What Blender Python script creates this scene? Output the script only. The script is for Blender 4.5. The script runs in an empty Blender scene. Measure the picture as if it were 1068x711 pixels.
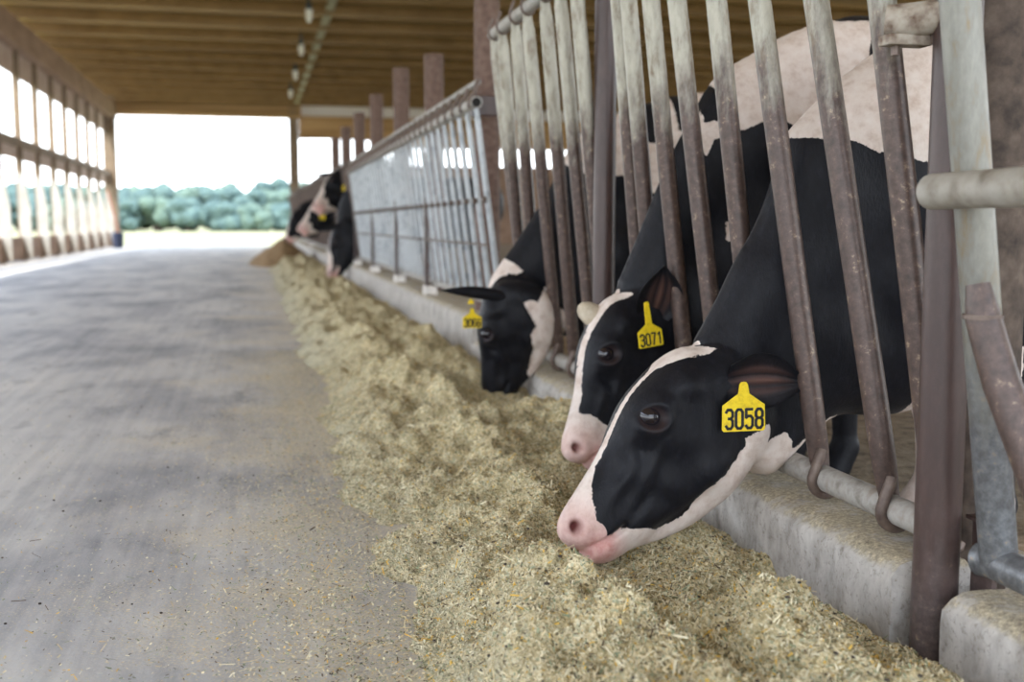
import bpy, math, random
import numpy as np
from mathutils import Vector, Matrix
random.seed(7); rng = np.random.default_rng(7)
SC = bpy.context.scene
COL = SC.collection

# ------------------------------------------------------------------ camera
FPX = 1150.0; VPX, VPY = 265.0, 233.0; CX, CY = 534.0, 355.5
CAMH = 0.85
TH = math.atan((CY - VPY) / FPX)
PS = math.atan((CX - VPX) / FPX * math.cos(TH))
Fv = np.array([math.sin(PS)*math.cos(TH), math.cos(PS)*math.cos(TH), -math.sin(TH)])
Rv = np.array([math.cos(PS), -math.sin(PS), 0.0])
Uv = np.cross(Rv, Fv)
CAM = np.array([0, 0, CAMH])
cam = bpy.data.cameras.new('camera'); camo = bpy.data.objects.new('camera', cam); COL.objects.link(camo)
camo.matrix_world = Matrix(((Rv[0], Uv[0], -Fv[0], 0), (Rv[1], Uv[1], -Fv[1], 0), (Rv[2], Uv[2], -Fv[2], CAMH), (0, 0, 0, 1)))
cam.sensor_width = 36; cam.sensor_fit = 'HORIZONTAL'; cam.lens = FPX / 1068 * 36
cam.clip_end = 2000; cam.clip_start = 0.05
cam.dof.use_dof = True; cam.dof.focus_distance = 2.45; cam.dof.aperture_fstop = 2.7
SC.camera = camo

def UP(px, py, X=None, Y=None, Z=None):
    """world point on a plane seen at a photo pixel (used to measure the place)"""
    d = Fv + Rv*(px-CX)/FPX + Uv*(CY-py)/FPX
    if X is not None: t = (X-CAM[0])/d[0]
    elif Y is not None: t = (Y-CAM[1])/d[1]
    else: t = (Z-CAM[2])/d[2]
    return CAM + d*t

# ------------------------------------------------------------------ world, sun, exposure
w = bpy.data.worlds.new('world'); SC.world = w; w.use_nodes = True
nt = w.node_tree; nt.nodes.clear()
wo = nt.nodes.new('ShaderNodeOutputWorld'); bg = nt.nodes.new('ShaderNodeBackground')
tc = nt.nodes.new('ShaderNodeTexCoord'); sx = nt.nodes.new('ShaderNodeSeparateXYZ'); cr = nt.nodes.new('ShaderNodeValToRGB')
nt.links.new(tc.outputs['Generated'], sx.inputs[0]); nt.links.new(sx.outputs['Z'], cr.inputs[0])
cr.color_ramp.elements[0].position = 0.0; cr.color_ramp.elements[0].color = (.93, .97, 1, 1)
cr.color_ramp.elements[1].position = 0.7; cr.color_ramp.elements[1].color = (.62, .76, 1, 1)
nt.links.new(cr.outputs[0], bg.inputs[0]); bg.inputs[1].default_value = 3.1
nt.links.new(bg.outputs[0], wo.inputs[0])
sun = bpy.data.lights.new('sun', 'SUN'); sun.energy = 5.5; sun.angle = math.radians(1.5); sun.color = (1, .95, .86)
suno = bpy.data.objects.new('sun', sun); COL.objects.link(suno)
suno.rotation_euler = Vector((-.30, -.50, 1)).normalized().to_track_quat('Z', 'Y').to_euler()
SC.view_settings.view_transform = 'Standard'; SC.view_settings.look = 'None'
SC.view_settings.gamma = 1.0; SC.view_settings.use_curve_mapping = False
SC.view_settings.exposure = 0.62

# ------------------------------------------------------------------ helpers
def tag(o, label=None, cat=None, group=None, kind=None):
    if label: o['label'] = label
    if cat: o['category'] = cat
    if group: o['group'] = group
    if kind: o['kind'] = kind
    return o
def empty(name, loc=(0, 0, 0)):
    o = bpy.data.objects.new(name, None); COL.objects.link(o); o.location = loc; o.empty_display_size = .1
    return o
class MB:
    def __init__(s): s.v = []; s.f = []; s.m = []
    def add(s, vs, fs, mi=0):
        b = len(s.v); s.v += [tuple(map(float, p)) for p in vs]; s.f += [tuple(i+b for i in f) for f in fs]; s.m += [mi]*len(fs)
        return s
    def box(s, c, h, R=None, mi=0):
        vs = [np.array((x*h[0], y*h[1], z*h[2])) for x in (-1, 1) for y in (-1, 1) for z in (-1, 1)]
        if R is not None: vs = [R @ p for p in vs]
        vs = [p+np.array(c, float) for p in vs]
        return s.add(vs, [(0,1,3,2),(4,6,7,5),(0,4,5,1),(2,3,7,6),(0,2,6,4),(1,5,7,3)], mi)
    def tube(s, pts, rad, n=14, caps=True, up=(0, 1, 0), mi=0):
        pts = [np.array(p, float) for p in pts]; K = len(pts)
        if not hasattr(rad, '__len__'): rad = [rad]*K
        rings = []; up = np.array(up, float)
        for i, p in enumerate(pts):
            t = pts[min(i+1, K-1)] - pts[max(i-1, 0)]; t /= np.linalg.norm(t)+1e-12
            a = up - t*np.dot(up, t)
            if np.linalg.norm(a) < 1e-3: a = np.array((1., 0, 0)) - t*t[0]
            a /= np.linalg.norm(a); b = np.cross(t, a)
            r = rad[i]; ra, rb = r if hasattr(r, '__len__') else (r, r)
            rings.append([p + a*ra*math.cos(2*math.pi*k/n) + b*rb*math.sin(2*math.pi*k/n) for k in range(n)])
        vs = [q for r in rings for q in r]; fs = []
        for i in range(K-1):
            for k in range(n):
                fs.append((i*n+k, i*n+(k+1) % n, (i+1)*n+(k+1) % n, (i+1)*n+k))
        if caps: fs += [tuple(range(n-1, -1, -1)), tuple((K-1)*n+k for k in range(n))]
        return s.add(vs, fs, mi)
    def build(s, name, mat, parent=None, smooth=True, bevel=0):
        me = bpy.data.meshes.new(name); me.from_pydata(s.v, [], s.f)
        mats = mat if isinstance(mat, (list, tuple)) else [mat]
        for m in mats: me.materials.append(m)
        if len(mats) > 1: me.polygons.foreach_set('material_index', s.m)
        me.update()
        o = bpy.data.objects.new(name, me); COL.objects.link(o)
        if smooth:
            me.polygons.foreach_set('use_smooth', [True]*len(me.polygons))
            try: me.set_sharp_from_angle(angle=math.radians(50))
            except Exception: pass
        if bevel:
            b = o.modifiers.new('bevel', 'BEVEL'); b.width = bevel; b.segments = 3; b.limit_method = 'ANGLE'
        if parent: o.parent = parent; o.matrix_parent_inverse = parent.matrix_basis.inverted()
        return o
def copy_tree(o, delta, parent=None):
    c = o.copy(); COL.objects.link(c)
    if parent is None: c.location = Vector(o.location) + Vector(delta)
    else: c.parent = parent; c.matrix_parent_inverse = o.matrix_parent_inverse.copy()
    for ch in o.children: copy_tree(ch, delta, c)
    return c

# value noise for shaping geometry
def vnoise(x, y, seed=0):
    xi = np.floor(x).astype(np.int64); yi = np.floor(y).astype(np.int64); fx = x-xi; fy = y-yi
    fx = fx*fx*(3-2*fx); fy = fy*fy*(3-2*fy)
    def h(a, b):
        n = (a*374761393 + b*668265263 + seed*69069) & 0x7fffffff
        n = ((n ^ (n >> 13))*1274126177) & 0x7fffffff
        return ((n ^ (n >> 16)) & 0xffff)/65535.0
    return (h(xi, yi)*(1-fx)+h(xi+1, yi)*fx)*(1-fy) + (h(xi, yi+1)*(1-fx)+h(xi+1, yi+1)*fx)*fy
def fbm(x, y, seed=0, oct=4):
    s = 0; a = .5
    for k in range(oct): s = s + a*(vnoise(x*2**k, y*2**k, seed+k)-.5); a *= .5
    return s*2

# ------------------------------------------------------------------ materials
def newmat(name):
    m = bpy.data.materials.new(name); m.use_nodes = True; n = m.node_tree
    return m, n, n.nodes['Principled BSDF']
def N(n, t, **kw):
    x = n.nodes.new(t)
    for k, v in kw.items(): setattr(x, k, v)
    return x
def pos(n):  return N(n, 'ShaderNodeNewGeometry').outputs['Position']
def mapping(n, src, scale):
    m = N(n, 'ShaderNodeMapping'); n.links.new(src, m.inputs[0]); m.inputs['Scale'].default_value = scale; return m.outputs[0]
def noise(n, vec, scale, detail=4, rough=.55):
    x = N(n, 'ShaderNodeTexNoise'); x.inputs['Scale'].default_value = scale; x.inputs['Detail'].default_value = detail
    x.inputs['Roughness'].default_value = rough; n.links.new(vec, x.inputs['Vector']); return x.outputs['Fac']
def ramp(n, src, stops):
    r = N(n, 'ShaderNodeValToRGB'); n.links.new(src, r.inputs[0]); e = r.color_ramp.elements
    e[0].position, e[0].color = stops[0][0], (*stops[0][1], 1) if len(stops[0][1]) == 3 else stops[0][1]
    e[1].position, e[1].color = stops[-1][0], (*stops[-1][1], 1)
    for p, c in stops[1:-1]:
        q = e.new(p); q.color = (*c, 1)
    return r.outputs[0]
def mix(n, fac, a, b, blend='MIX'):
    m = N(n, 'ShaderNodeMix', data_type='RGBA', blend_type=blend)
    for s, v in ((0, fac), (6, a), (7, b)):
        if hasattr(v, 'links'): n.links.new(v, m.inputs[s])
        else: m.inputs[s].default_value = v if s == 0 else (*v, 1)
    return m.outputs[2]
def math_(n, op, a, b=0.0, clamp=False):
    m = N(n, 'ShaderNodeMath', operation=op, use_clamp=clamp)
    for i, v in ((0, a), (1, b)):
        if hasattr(v, 'links'): n.links.new(v, m.inputs[i])
        else: m.inputs[i].default_value = v
    return m.outputs[0]
def bump(n, b, h, strength=.3, dist=.01):
    x = N(n, 'ShaderNodeBump'); x.inputs['Strength'].default_value = strength; x.inputs['Distance'].default_value = dist
    n.links.new(h, x.inputs['Height']); n.links.new(x.outputs[0], b.inputs['Normal'])
def bw(v): return (v, v, v)

def m_noise(name, cols, scale, rough=.8, metal=0, stretch=(1, 1, 1), bstr=.2, bdist=.005, detail=5):
    m, n, b = newmat(name); p = mapping(n, pos(n), stretch)
    f = noise(n, p, scale, detail)
    c = ramp(n, f, [(.3+.4*i/(len(cols)-1), c) for i, c in enumerate(cols)])
    n.links.new(c, b.inputs['Base Color']); b.inputs['Roughness'].default_value = rough; b.inputs['Metallic'].default_value = metal
    bump(n, b, noise(n, p, scale*3, 4), bstr, bdist)
    return m

def m_bar(name, top, low, zt, stain, metal=.15):
    """painted/galvanised pipe: pale and grimy above, rubbed brown below height zt"""
    m, n, b = newmat(name); P = pos(n)
    sep = N(n, 'ShaderNodeSeparateXYZ'); n.links.new(P, sep.inputs[0])
    nz = noise(n, mapping(n, P, (1, 1, .35)), 22, 6, .65)
    big = noise(n, mapping(n, P, (1, 1, .5)), 7, 3)
    a = math_(n, 'ADD', sep.outputs['Z'], math_(n, 'MULTIPLY', math_(n, 'SUBTRACT', nz, .5), .55))
    a = math_(n, 'SUBTRACT', a, zt)
    fac = math_(n, 'ADD', math_(n, 'MULTIPLY', a, 5.0), .5, True)
    topc = ramp(n, noise(n, mapping(n, P, (1, 1, .3)), 30, 5, .7), [(.33, stain), (.47, top), (.62, tuple(min(1, c*1.25) for c in top))])
    lowc = ramp(n, noise(n, P, 45, 6, .7), [(.3, tuple(c*.45 for c in low)), (.48, low), (.6, tuple(c*1.5 for c in low)), (.7, (.42, .32, .21))])
    lowc = mix(n, math_(n, 'MULTIPLY', big, .5), lowc, (.10, .074, .068))
    n.links.new(mix(n, fac, lowc, topc), b.inputs['Base Color'])
    b.inputs['Roughness'].default_value = .40; b.inputs['Metallic'].default_value = metal
    bump(n, b, noise(n, P, 90, 4), .25, .002)
    return m
M = {}
M['bar'] = m_bar('pipe_worn', (.35, .33, .27), (.082, .052, .041), 1.22, (.20, .155, .105))
M['galv'] = m_bar('pipe_grimy_galvanised', (.20, .195, .17), (.145, .16, .17), .55, (.20, .155, .095), .3)
M['rail'] = m_noise('rail_dull', [(.24, .22, .19), (.42, .40, .37), (.3, .26, .22)], 25, .6, .1)
M['farbar'] = m_noise('pipe_blue_galvanised', [(.30, .33, .36), (.50, .53, .55), (.40, .43, .45)], 12, .45, .2)
M['post'] = m_bar('rusty_post', (.060, .036, .031), (.10, .075, .07), .20, (.055, .033, .028), 0)
M['post3'] = m_noise('dirty_wide_post', [(.035, .024, .018), (.085, .06, .045), (.14, .105, .08)], 24, .8)
M['post2'] = m_noise('rusty_wide_post', [(.10, .058, .045), (.15, .09, .068), (.19, .125, .098)], 30, .75)
M['cast'] = m_noise('clamp_casting', [(.12, .07, .045), (.36, .31, .25), (.48, .44, .38)], 28, .7)
M['rail2'] = m_noise('grimy_cross_rail', [(.20, .17, .13), (.36, .33, .28), (.44, .42, .38)], 20, .55, .1)
M['hook'] = m_noise('hook_iron', [(.09, .06, .05), (.2, .15, .12)], 40, .5, .2)
M['fence_brown'] = m_noise('brown_rail', [(.085, .062, .052), (.17, .12, .098)], 8, .7)
def m_concrete(name):
    m, n, b = newmat(name); P = pos(n)
    c = ramp(n, noise(n, mapping(n, P, (1, 1, .5)), 14, 8, .65), [(.3, (.24, .215, .19)), (.45, (.42, .39, .355)), (.6, (.55, .52, .48)), (.75, (.66, .64, .60))])
    # feed dust lies on faces that look up
    g = N(n, 'ShaderNodeNewGeometry'); s = N(n, 'ShaderNodeSeparateXYZ'); n.links.new(g.outputs['Normal'], s.inputs[0])
    f = math_(n, 'MULTIPLY', ramp(n, math_(n, 'ADD', s.outputs['Z'], math_(n, 'MULTIPLY', noise(n, P, 30, 4), .5)), [(.75, bw(0)), (1.0, bw(1))]), ramp(n, noise(n, P, 11, 6, .7), [(.33, bw(0)), (.5, bw(1))]))
    sp = ramp(n, noise(n, P, 95, 8, .8), [(.34, (.13, .10, .06)), (.47, (.34, .29, .20)), (.56, (.52, .44, .29)), (.66, (.78, .68, .45))])
    pit = noise(n, P, 75, 5, .75)
    c = mix(n, ramp(n, pit, [(.34, bw(.6)), (.46, bw(0))]), c, (.17, .14, .11))
    n.links.new(mix(n, math_(n, 'MULTIPLY', f, .85), c, sp), b.inputs['Base Color']); b.inputs['Roughness'].default_value = .9
    bump(n, b, noise(n, P, 60, 6, .7), .5, .006)
    return m
M['concrete'] = m_concrete('curb_concrete')
def m_floor():
    m, n, b = newmat('alley_concrete'); P = pos(n)
    big = noise(n, mapping(n, P, (1.0, .45, 1)), 1.3, 7, .62)
    c = ramp(n, big, [(.33, (.20, .21, .24)), (.44, (.38, .385, .41)), (.53, (.57, .565, .56)), (.66, (.68, .66, .63))])
    st = noise(n, mapping(n, P, (11, .35, 1)), 2.0, 6, .65)
    c = mix(n, .16, c, ramp(n, st, [(.38, (.10, .105, .13)), (.62, (.70, .69, .68))]))
    c = mix(n, math_(n, 'MULTIPLY', ramp(n, noise(n, mapping(n, P, (1.2, .5, 1)), 3.1, 5, .7), [(.30, bw(1)), (.43, bw(0))]), .6), c, (.115, .12, .15))
    # fine tan dust, in patches over the slab and thick by the heap (X>~0)
    s = N(n, 'ShaderNodeSeparateXYZ'); n.links.new(P, s.inputs[0])
    pat = noise(n, mapping(n, P, (.8, .8, 1)), 1.9, 7, .68)
    nx = math_(n, 'ADD', math_(n, 'MULTIPLY', s.outputs['X'], .75), math_(n, 'MULTIPLY', pat, 2.6))
    f = math_(n, 'MULTIPLY', math_(n, 'SUBTRACT', nx, .96), 1.5, True)
    grain = noise(n, P, 150, 3, .75)
    fg = math_(n, 'MULTIPLY', math_(n, 'ADD', math_(n, 'MULTIPLY', f, 1.15), math_(n, 'MULTIPLY', math_(n, 'SUBTRACT', grain, .55), 6.0)), 1.0, True)
    du = ramp(n, noise(n, P, 110, 4, .75), [(.3, (.38, .33, .25)), (.5, (.68, .60, .45)), (.68, (.85, .75, .55))])
    n.links.new(mix(n, math_(n, 'MULTIPLY', fg, .85), c, du), b.inputs['Base Color'])
    b.inputs['Roughness'].default_value = .6
    bump(n, b, noise(n, P, 60, 8, .75), .35, .005)
    return m
M['floor'] = m_floor()
def m_feed():
    m, n, b = newmat('chopped_feed'); P = pos(n)
    v = N(n, 'ShaderNodeTexVoronoi'); v.inputs['Scale'].default_value = 190; n.links.new(mapping(n, P, (1, .6, 1)), v.inputs['Vector'])
    sep = N(n, 'ShaderNodeSeparateColor'); n.links.new(v.outputs['Color'], sep.inputs[0])
    c = ramp(n, sep.outputs[0], [(0, (.15, .115, .055)), (.12, (.42, .34, .17)), (.35, (.70, .575, .32)), (.6, (.84, .71, .43)), (.8, (.92, .83, .58)), (1, (.44, .45, .29))])
    mid = noise(n, P, 16, 6, .7)
    c = mix(n, ramp(n, mid, [(.36, bw(.7)), (.56, bw(0))]), c, (.36, .30, .16))
    s = N(n, 'ShaderNodeSeparateXYZ'); n.links.new(P, s.inputs[0])
    nx = math_(n, 'ADD', s.outputs['X'], math_(n, 'MULTIPLY', noise(n, P, 6, 5, .65), -.5))
    g = math_(n, 'MULTIPLY', math_(n, 'SUBTRACT', .32, nx), 2.6, True)
    gc = ramp(n, sep.outputs[1], [(0, (.20, .21, .14)), (.5, (.48, .47, .36)), (1, (.72, .68, .53))])
    c = mix(n, math_(n, 'MULTIPLY', g, .75), c, gc)
    n.links.new(c, b.inputs['Base Color']); b.inputs['Roughness'].default_value = .95
    h = math_(n, 'ADD', noise(n, P, 90, 6, .75), math_(n, 'MULTIPLY', v.outputs['Distance'], .6))
    bump(n, b, h, .8, .012)
    return m
M['feed'] = m_feed()
def m_flat(name, col, rough=.7, metal=0, emit=None):
    m, n, b = newmat(name); P = pos(n)
    c = ramp(n, noise(n, P, 60, 3), [(.3, tuple(x*.8 for x in col)), (.7, tuple(min(1, x*1.12) for x in col))])
    n.links.new(c, b.inputs['Base Color']); b.inputs['Roughness'].default_value = rough; b.inputs['Metallic'].default_value = metal
    return m
M['fl1'] = m_flat('flake_tan', (.72, .61, .38)); M['fl2'] = m_flat('flake_pale', (.84, .77, .55)); M['fl3'] = m_flat('flake_green', (.30, .34, .21))
M['fl4'] = m_flat('flake_brown', (.12, .085, .05)); M['fl5'] = m_flat('flake_corn', (.8, .52, .10))
M['crumb'] = m_flat('dark_crumb', (.07, .055, .045))
M['brownfeed'] = m_noise('brown_feed', [(.14, .08, .035), (.27, .17, .08), (.35, .24, .12)], 14, .95)
M['pen'] = m_noise('pen_dirt', [(.10, .07, .042), (.28, .21, .13), (.40, .31, .21)], 14, .9, bstr=.8, bdist=.02)
M['wood'] = m_noise('brown_timber', [(.22, .135, .09), (.36, .24, .17)], 3, .8, stretch=(1, .3, 1))
M['studwood'] = m_noise('dark_timber', [(.17, .12, .08), (.27, .20, .13)], 3, .8)
M['sunlitboard'] = m_noise('sunlit_pale_board', [(.36, .34, .30), (.5, .48, .44)], 3, .8)
M['panelwood'] = m_noise('plywood', [(.38, .27, .21), (.52, .40, .33)], 4, .8)
M['ceil'] = m_noise('ceiling_boards', [(.34, .21, .085), (.62, .43, .20), (.80, .60, .33)], .9, .75, stretch=(.06, 2.2, 1))
M['purlin'] = m_noise('purlin_wood', [(.20, .12, .045), (.28, .175, .07)], 2, .8)
M['header'] = m_noise('header_wood', [(.30, .17, .06), (.62, .40, .19)], .9, .8, stretch=(.2, 1, 3))
M['white'] = m_flat('white_sheet', (.78, .74, .70), .6)
M['greenpaint'] = m_flat('green_strip', (.36, .33, .20), .7)
M['lampwhite'] = m_flat('lamp_shell', (.8, .78, .7), .4)
M['lampdark'] = m_flat('lamp_top', (.05, .07, .08), .5)
M['field'] = m_noise('field_stubble', [(.15, .165, .07), (.22, .215, .11), (.27, .25, .14)], .25, .95)
M['hazed_leaf'] = m_noise('tree_leaves_hazed', [(.045, .085, .085), (.075, .13, .12), (.115, .175, .145)], .8, .8, bstr=1, bdist=.3)  # distance haze is mixed into this blue-green foliage colour
M['hazed_leaf2'] = m_noise('tree_leaves_pale_hazed', [(.06, .105, .09), (.10, .155, .12), (.14, .20, .15)], .8, .8, bstr=1, bdist=.3)  # paler foliage, haze in its colour as well
M['bark'] = m_flat('bark', (.12, .09, .07))
M['boreshade'] = m_flat('bore_shade', (.012, .01, .009), .9)
M['red'] = m_flat('faded_red', (.55, .16, .09)); M['navy'] = m_flat('navy', (.03, .04, .08))
def m_tag():
    m, n, b = newmat('tag_plastic'); P = pos(n)
    c = ramp(n, noise(n, P, 70, 5, .7), [(.3, (.62, .42, .01)), (.5, (.85, .62, .012)), (.7, (.9, .68, .03))])
    n.links.new(c, b.inputs['Base Color']); b.inputs['Roughness'].default_value = .45
    return m
M['tag'] = m_tag(); M['ink'] = m_flat('tag_ink', (.012, .012, .02), .6)
def m_eye():
    m, n, b = newmat('cow_eye')
    b.inputs['Base Color'].default_value = (.012, .009, .012, 1); b.inputs['Roughness'].default_value = .16
    b.inputs['Coat Weight'].default_value = .25; return m
M['bud'] = m_noise('horn_bud_cream', [(.42, .35, .25), (.66, .58, .46)], 30, .7)
M['eye'] = m_eye(); M['lid'] = m_flat('eye_white', (.5, .36, .34), .3)
def m_coat():
    m, n, b = newmat('cow_coat'); P = pos(n)
    A = N(n, 'ShaderNodeAttribute', attribute_name='wh'); B = N(n, 'ShaderNodeAttribute', attribute_name='pink')
    hair = noise(n, mapping(n, P, (1, 1, .35)), 150, 4, .7)
    mid = noise(n, P, 42, 4, .6)
    s = math_(n, 'ADD', A.outputs['Fac'], math_(n, 'MULTIPLY', math_(n, 'SUBTRACT', hair, .5), .013))
    s = math_(n, 'ADD', s, math_(n, 'MULTIPLY', math_(n, 'SUBTRACT', mid, .5), .016))
    f = math_(n, 'ADD', math_(n, 'MULTIPLY', s, 900), .5, True)
    black = ramp(n, noise(n, mapping(n, P, (1, 1, .5)), 60, 6, .7), [(.3, (.004, .0042, .0062)), (.55, (.007, .0073, .0105)), (.75, (.014, .0145, .020))])
    white = ramp(n, noise(n, P, 26, 5, .65), [(.3, (.54, .44, .37)), (.5, (.68, .60, .535)), (.7, (.74, .68, .62))])
    pk = ramp(n, noise(n, P, 55, 4), [(.35, (.62, .30, .27)), (.65, (.76, .47, .42))])
    white = mix(n, B.outputs['Fac'], white, pk)
    C = N(n, 'ShaderNodeAttribute', attribute_name='inner')
    black = mix(n, C.outputs['Fac'], black, (.13, .065, .05))
    D = N(n, 'ShaderNodeAttribute', attribute_name='dk')
    n.links.new(mix(n, D.outputs['Fac'], mix(n, f, black, white), (.16, .045, .04)), b.inputs['Base Color'])
    r = mix(n, f, bw(.48), bw(.75)); n.links.new(r, b.inputs['Roughness'])
    b.inputs['Specular IOR Level'].default_value = .2
    b.inputs['Sheen Weight'].default_value = .03; b.inputs['Sheen Roughness'].default_value = .5
    bump(n, b, math_(n, 'ADD', noise(n, mapping(n, P, (1, 1, .3)), 220, 3, .6), mid), .35, .003)
    return m
M['coat'] = m_coat()

# ================================================================== STRUCTURE
CURB_X = 1.22; RAILX, RAILZ = 1.335, .235
def slab(name, x0, x1, y0, y1, z0, z1, mat, **kw):
    return MB().box(((x0+x1)/2, (y0+y1)/2, (z0+z1)/2), ((x1-x0)/2, (y1-y0)/2, (z1-z0)/2)).build(name, mat, smooth=False, **kw)
END = 45.0
WX = -5.1
tag(slab('floor', -5.6, 1.4, -6, END-1.5, -.25, 0, M['floor']), kind='structure')
tag(slab('floor_pen', 1.4, 22, -6, END-1.5, -.25, .03, M['pen']), kind='structure')
# field outside
f = MB().box((0, 300, -.5), (400, 330, .32)); tag(f.build('ground', M['field'], smooth=False), kind='structure')
# ceiling: boards with purlins running across the alley
cm = MB(); ys = np.arange(-6, END+.01, .25); vs = []; fs = []
for i, y in enumerate(ys):
    z = 5.62 + (.03 if i % 2 else 0)
    vs += [(-5.5, y, z), (24, y, z)]
fs = [(2*i, 2*i+1, 2*i+3, 2*i+2) for i in range(len(ys)-1)]
cm.add(vs, fs); cm.box((9.25, 19.5, 5.75), (14.7, 25.5, .05))
for y in np.arange(-5.5, END, 1.9): cm.box((9.25, y, 5.49), (14.7, .07, .12), mi=1)
tag(cm.build('ceiling', [M['ceil'], M['purlin']], smooth=False), kind='structure')
# end header of the alley opening
hm = MB()
hm.box((-1.7, END-.2, 5.29), (3.6, .12, .35)); hm.box((-1.7, END-.45, 5.03), (3.55, .10, .08)); hm.box((-1.7, END-.5, 5.26), (3.55, .10, .05)); hm.box((-1.7, END-.55, 5.45), (3.55, .08, .06))
tag(hm.build('wall_far_header', M['header'], smooth=False, bevel=.02), kind='structure')
# right part of the far end: white sheet, sagging brown sheet, low rails
wm = MB()
wm.box((13, END-.2, 5.33), (11.2, .05, .29))
tag(wm.build('wall_far', M['white'], smooth=False), kind='structure')
bm_ = MB(); K = 60; vs = []; fs = []
for i in range(K+1):
    x = 1.8 + 21*i/K; sag = .9 + .3*math.sin(min(1, i/14*1.0)*math.pi*.5) - (.2*abs(math.sin(i*.21)))
    for yy in (END-.35, END-.25): vs += [(x, yy, 5.05), (x, yy, 5.05-sag)]
for i in range(K):
    a = 4*i; b = 4*i+4
    fs += [(a, b, b+1, a+1), (a+2, a+3, b+3, b+2), (a, a+2, b+2, b), (a+1, b+1, b+3, a+3)]
bm_.add(vs, fs); tag(bm_.build('end_curtain', M['header']), 'brown rolled curtain sagging across the far end, right of the opening', 'curtain')
tag(MB().box((1.6, END-.2, 2.85), (.19, .15, 2.85)).build('trim_2', M['studwood'], smooth=False), kind='structure')
tag(MB().box((WX-.02, END-1.0, 2.85), (.16, .2, 2.85)).build('trim_3', M['studwood'], smooth=False), kind='structure')
# low cross rails on the right part of the far end
tag(MB().box((14.7, END-.2, 1.58), (9.4, .06, 1.58)).build('wall_far_low', M['wood'], smooth=False), kind='structure')
for k, z in enumerate((3.97,)):
    tag(MB().box((14.7, END-.2, z), (9.4, .05, .12)).build('trim_%d' % (4+k), M['panelwood'], smooth=False), kind='structure')

# left wall: beam, girt, kick board, studs, top and mid plywood
tag(MB().box((WX, 18.3, 5.05), (.12, 26.4, .30)).build('trim_6', M['wood'], smooth=False), kind='structure')
tag(MB().box((WX-.10, 18.3, 2.68), (.05, 25.9, .10)).build('trim_7', M['studwood'], smooth=False), kind='structure')
tag(MB().box((WX-.10, 18.3, .28), (.04, 25.9, .26)).build('baseboard_left', M['wood'], smooth=False), kind='structure')
studs = list(np.arange(1.0, 43.5, 2.2))
lw = MB()
for y in studs: lw.box((WX-.10, y, 2.5), (.075, .05, 2.5))
tag(lw.build('wall_left', M['studwood'], smooth=False), kind='structure')
lp = MB(); lp.box((WX-.14, 18.3, 4.47), (.02, 25.9, .28)); lp.box((WX-.14, 18.3, 2.45), (.02, 25.9, .14))
tag(lp.build('wall_left_panels', M['panelwood'], smooth=False), kind='structure')
for i, y in enumerate(studs):     # pale pointed boards; sunlight on the lower studs is put into their colour
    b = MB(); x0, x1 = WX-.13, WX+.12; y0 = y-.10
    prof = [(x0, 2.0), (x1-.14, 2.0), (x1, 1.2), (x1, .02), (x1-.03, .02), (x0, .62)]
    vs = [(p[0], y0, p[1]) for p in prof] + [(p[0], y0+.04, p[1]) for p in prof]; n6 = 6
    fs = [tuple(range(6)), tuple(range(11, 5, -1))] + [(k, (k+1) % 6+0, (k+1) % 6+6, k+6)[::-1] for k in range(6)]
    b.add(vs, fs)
    tag(b.build('sunlit_stud_board', M['sunlitboard'], smooth=False), 'pale pointed board with painted sunlight on a stud of the slatted left wall', 'board', 'pale boards on the left wall studs')

# ================================================================== CURBS, POSTS
def rough_block(name, x0, x1, y0, y1, z0, z1, mat, label, seed, wob=.008):
    nx = 8; ny = max(4, int((y1-y0)/.035)); nz = 9
    mb = MB(); cache = {}
    def V(i, j, k):
        key = (i, j, k)
        if key not in cache:
            x = x0+(x1-x0)*i/nx; y = y0+(y1-y0)*j/ny; z = z0+(z1-z0)*k/nz
            q = float(fbm(np.array(y*7.+k*.8), np.array(z*9+i*.7+x*5), seed, 3))
            c = .018  # rounded long edge
            if i == 0: x += wob*q + (c if k == nz else 0)
            if k == nz: z += wob*.8*float(fbm(np.array(y*9.), np.array(x*9.), seed+5, 3)) - (c*.6 if i in (0, nx) else 0)
            if j == 0: y += .02*q + (c if k == nz or i == 0 else 0)
            if j == ny: y += .02*q - (c if k == nz or i == 0 else 0)
            cache[key] = len(mb.v); mb.v.append((x, y, z))
        return cache[key]
    def quad(a, b, c, d): mb.f.append((a, b, c, d)); mb.m.append(0)
    for j in range(ny):
        for k in range(nz):
            quad(V(0, j, k), V(0, j, k+1), V(0, j+1, k+1), V(0, j+1, k)); quad(V(nx, j, k), V(nx, j+1, k), V(nx, j+1, k+1), V(nx, j, k+1))
        for i in range(nx):
            quad(V(i, j, nz), V(i+1, j, nz), V(i+1, j+1, nz), V(i, j+1, nz))
    for i in range(nx):
        for k in range(nz):
            quad(V(i, 0, k), V(i+1, 0, k), V(i+1, 0, k+1), V(i, 0, k+1)); quad(V(i, ny, k), V(i, ny, k+1), V(i+1, ny, k+1), V(i+1, ny, k))
    return tag(mb.build(name, mat), label, 'curb')
PN = UP(978, 540, X=1.268); PM = UP(630, 250, X=1.268); YP, YM = PN[1], PM[1]
YSTEP = UP(492, 312, X=CURB_X)[1]
rough_block('concrete_curb', CURB_X, 1.56, YP+.055, YSTEP, -.1, .178, M['concrete'], 'long low concrete curb under the three tagged cows, feed dusted on top', 3)
rough_block('concrete_curb', CURB_X, 1.56, -1.2, YP-.075, -.1, .172, M['concrete'], 'curb end at the bottom right corner, broken off beside the near rusty post', 9)
rough_block('concrete_curb', CURB_X, 1.56, YSTEP+.001, 36, -.1, .315, M['concrete'], 'taller pale concrete curb under the far silver rail panels', 5, .006)

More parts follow.
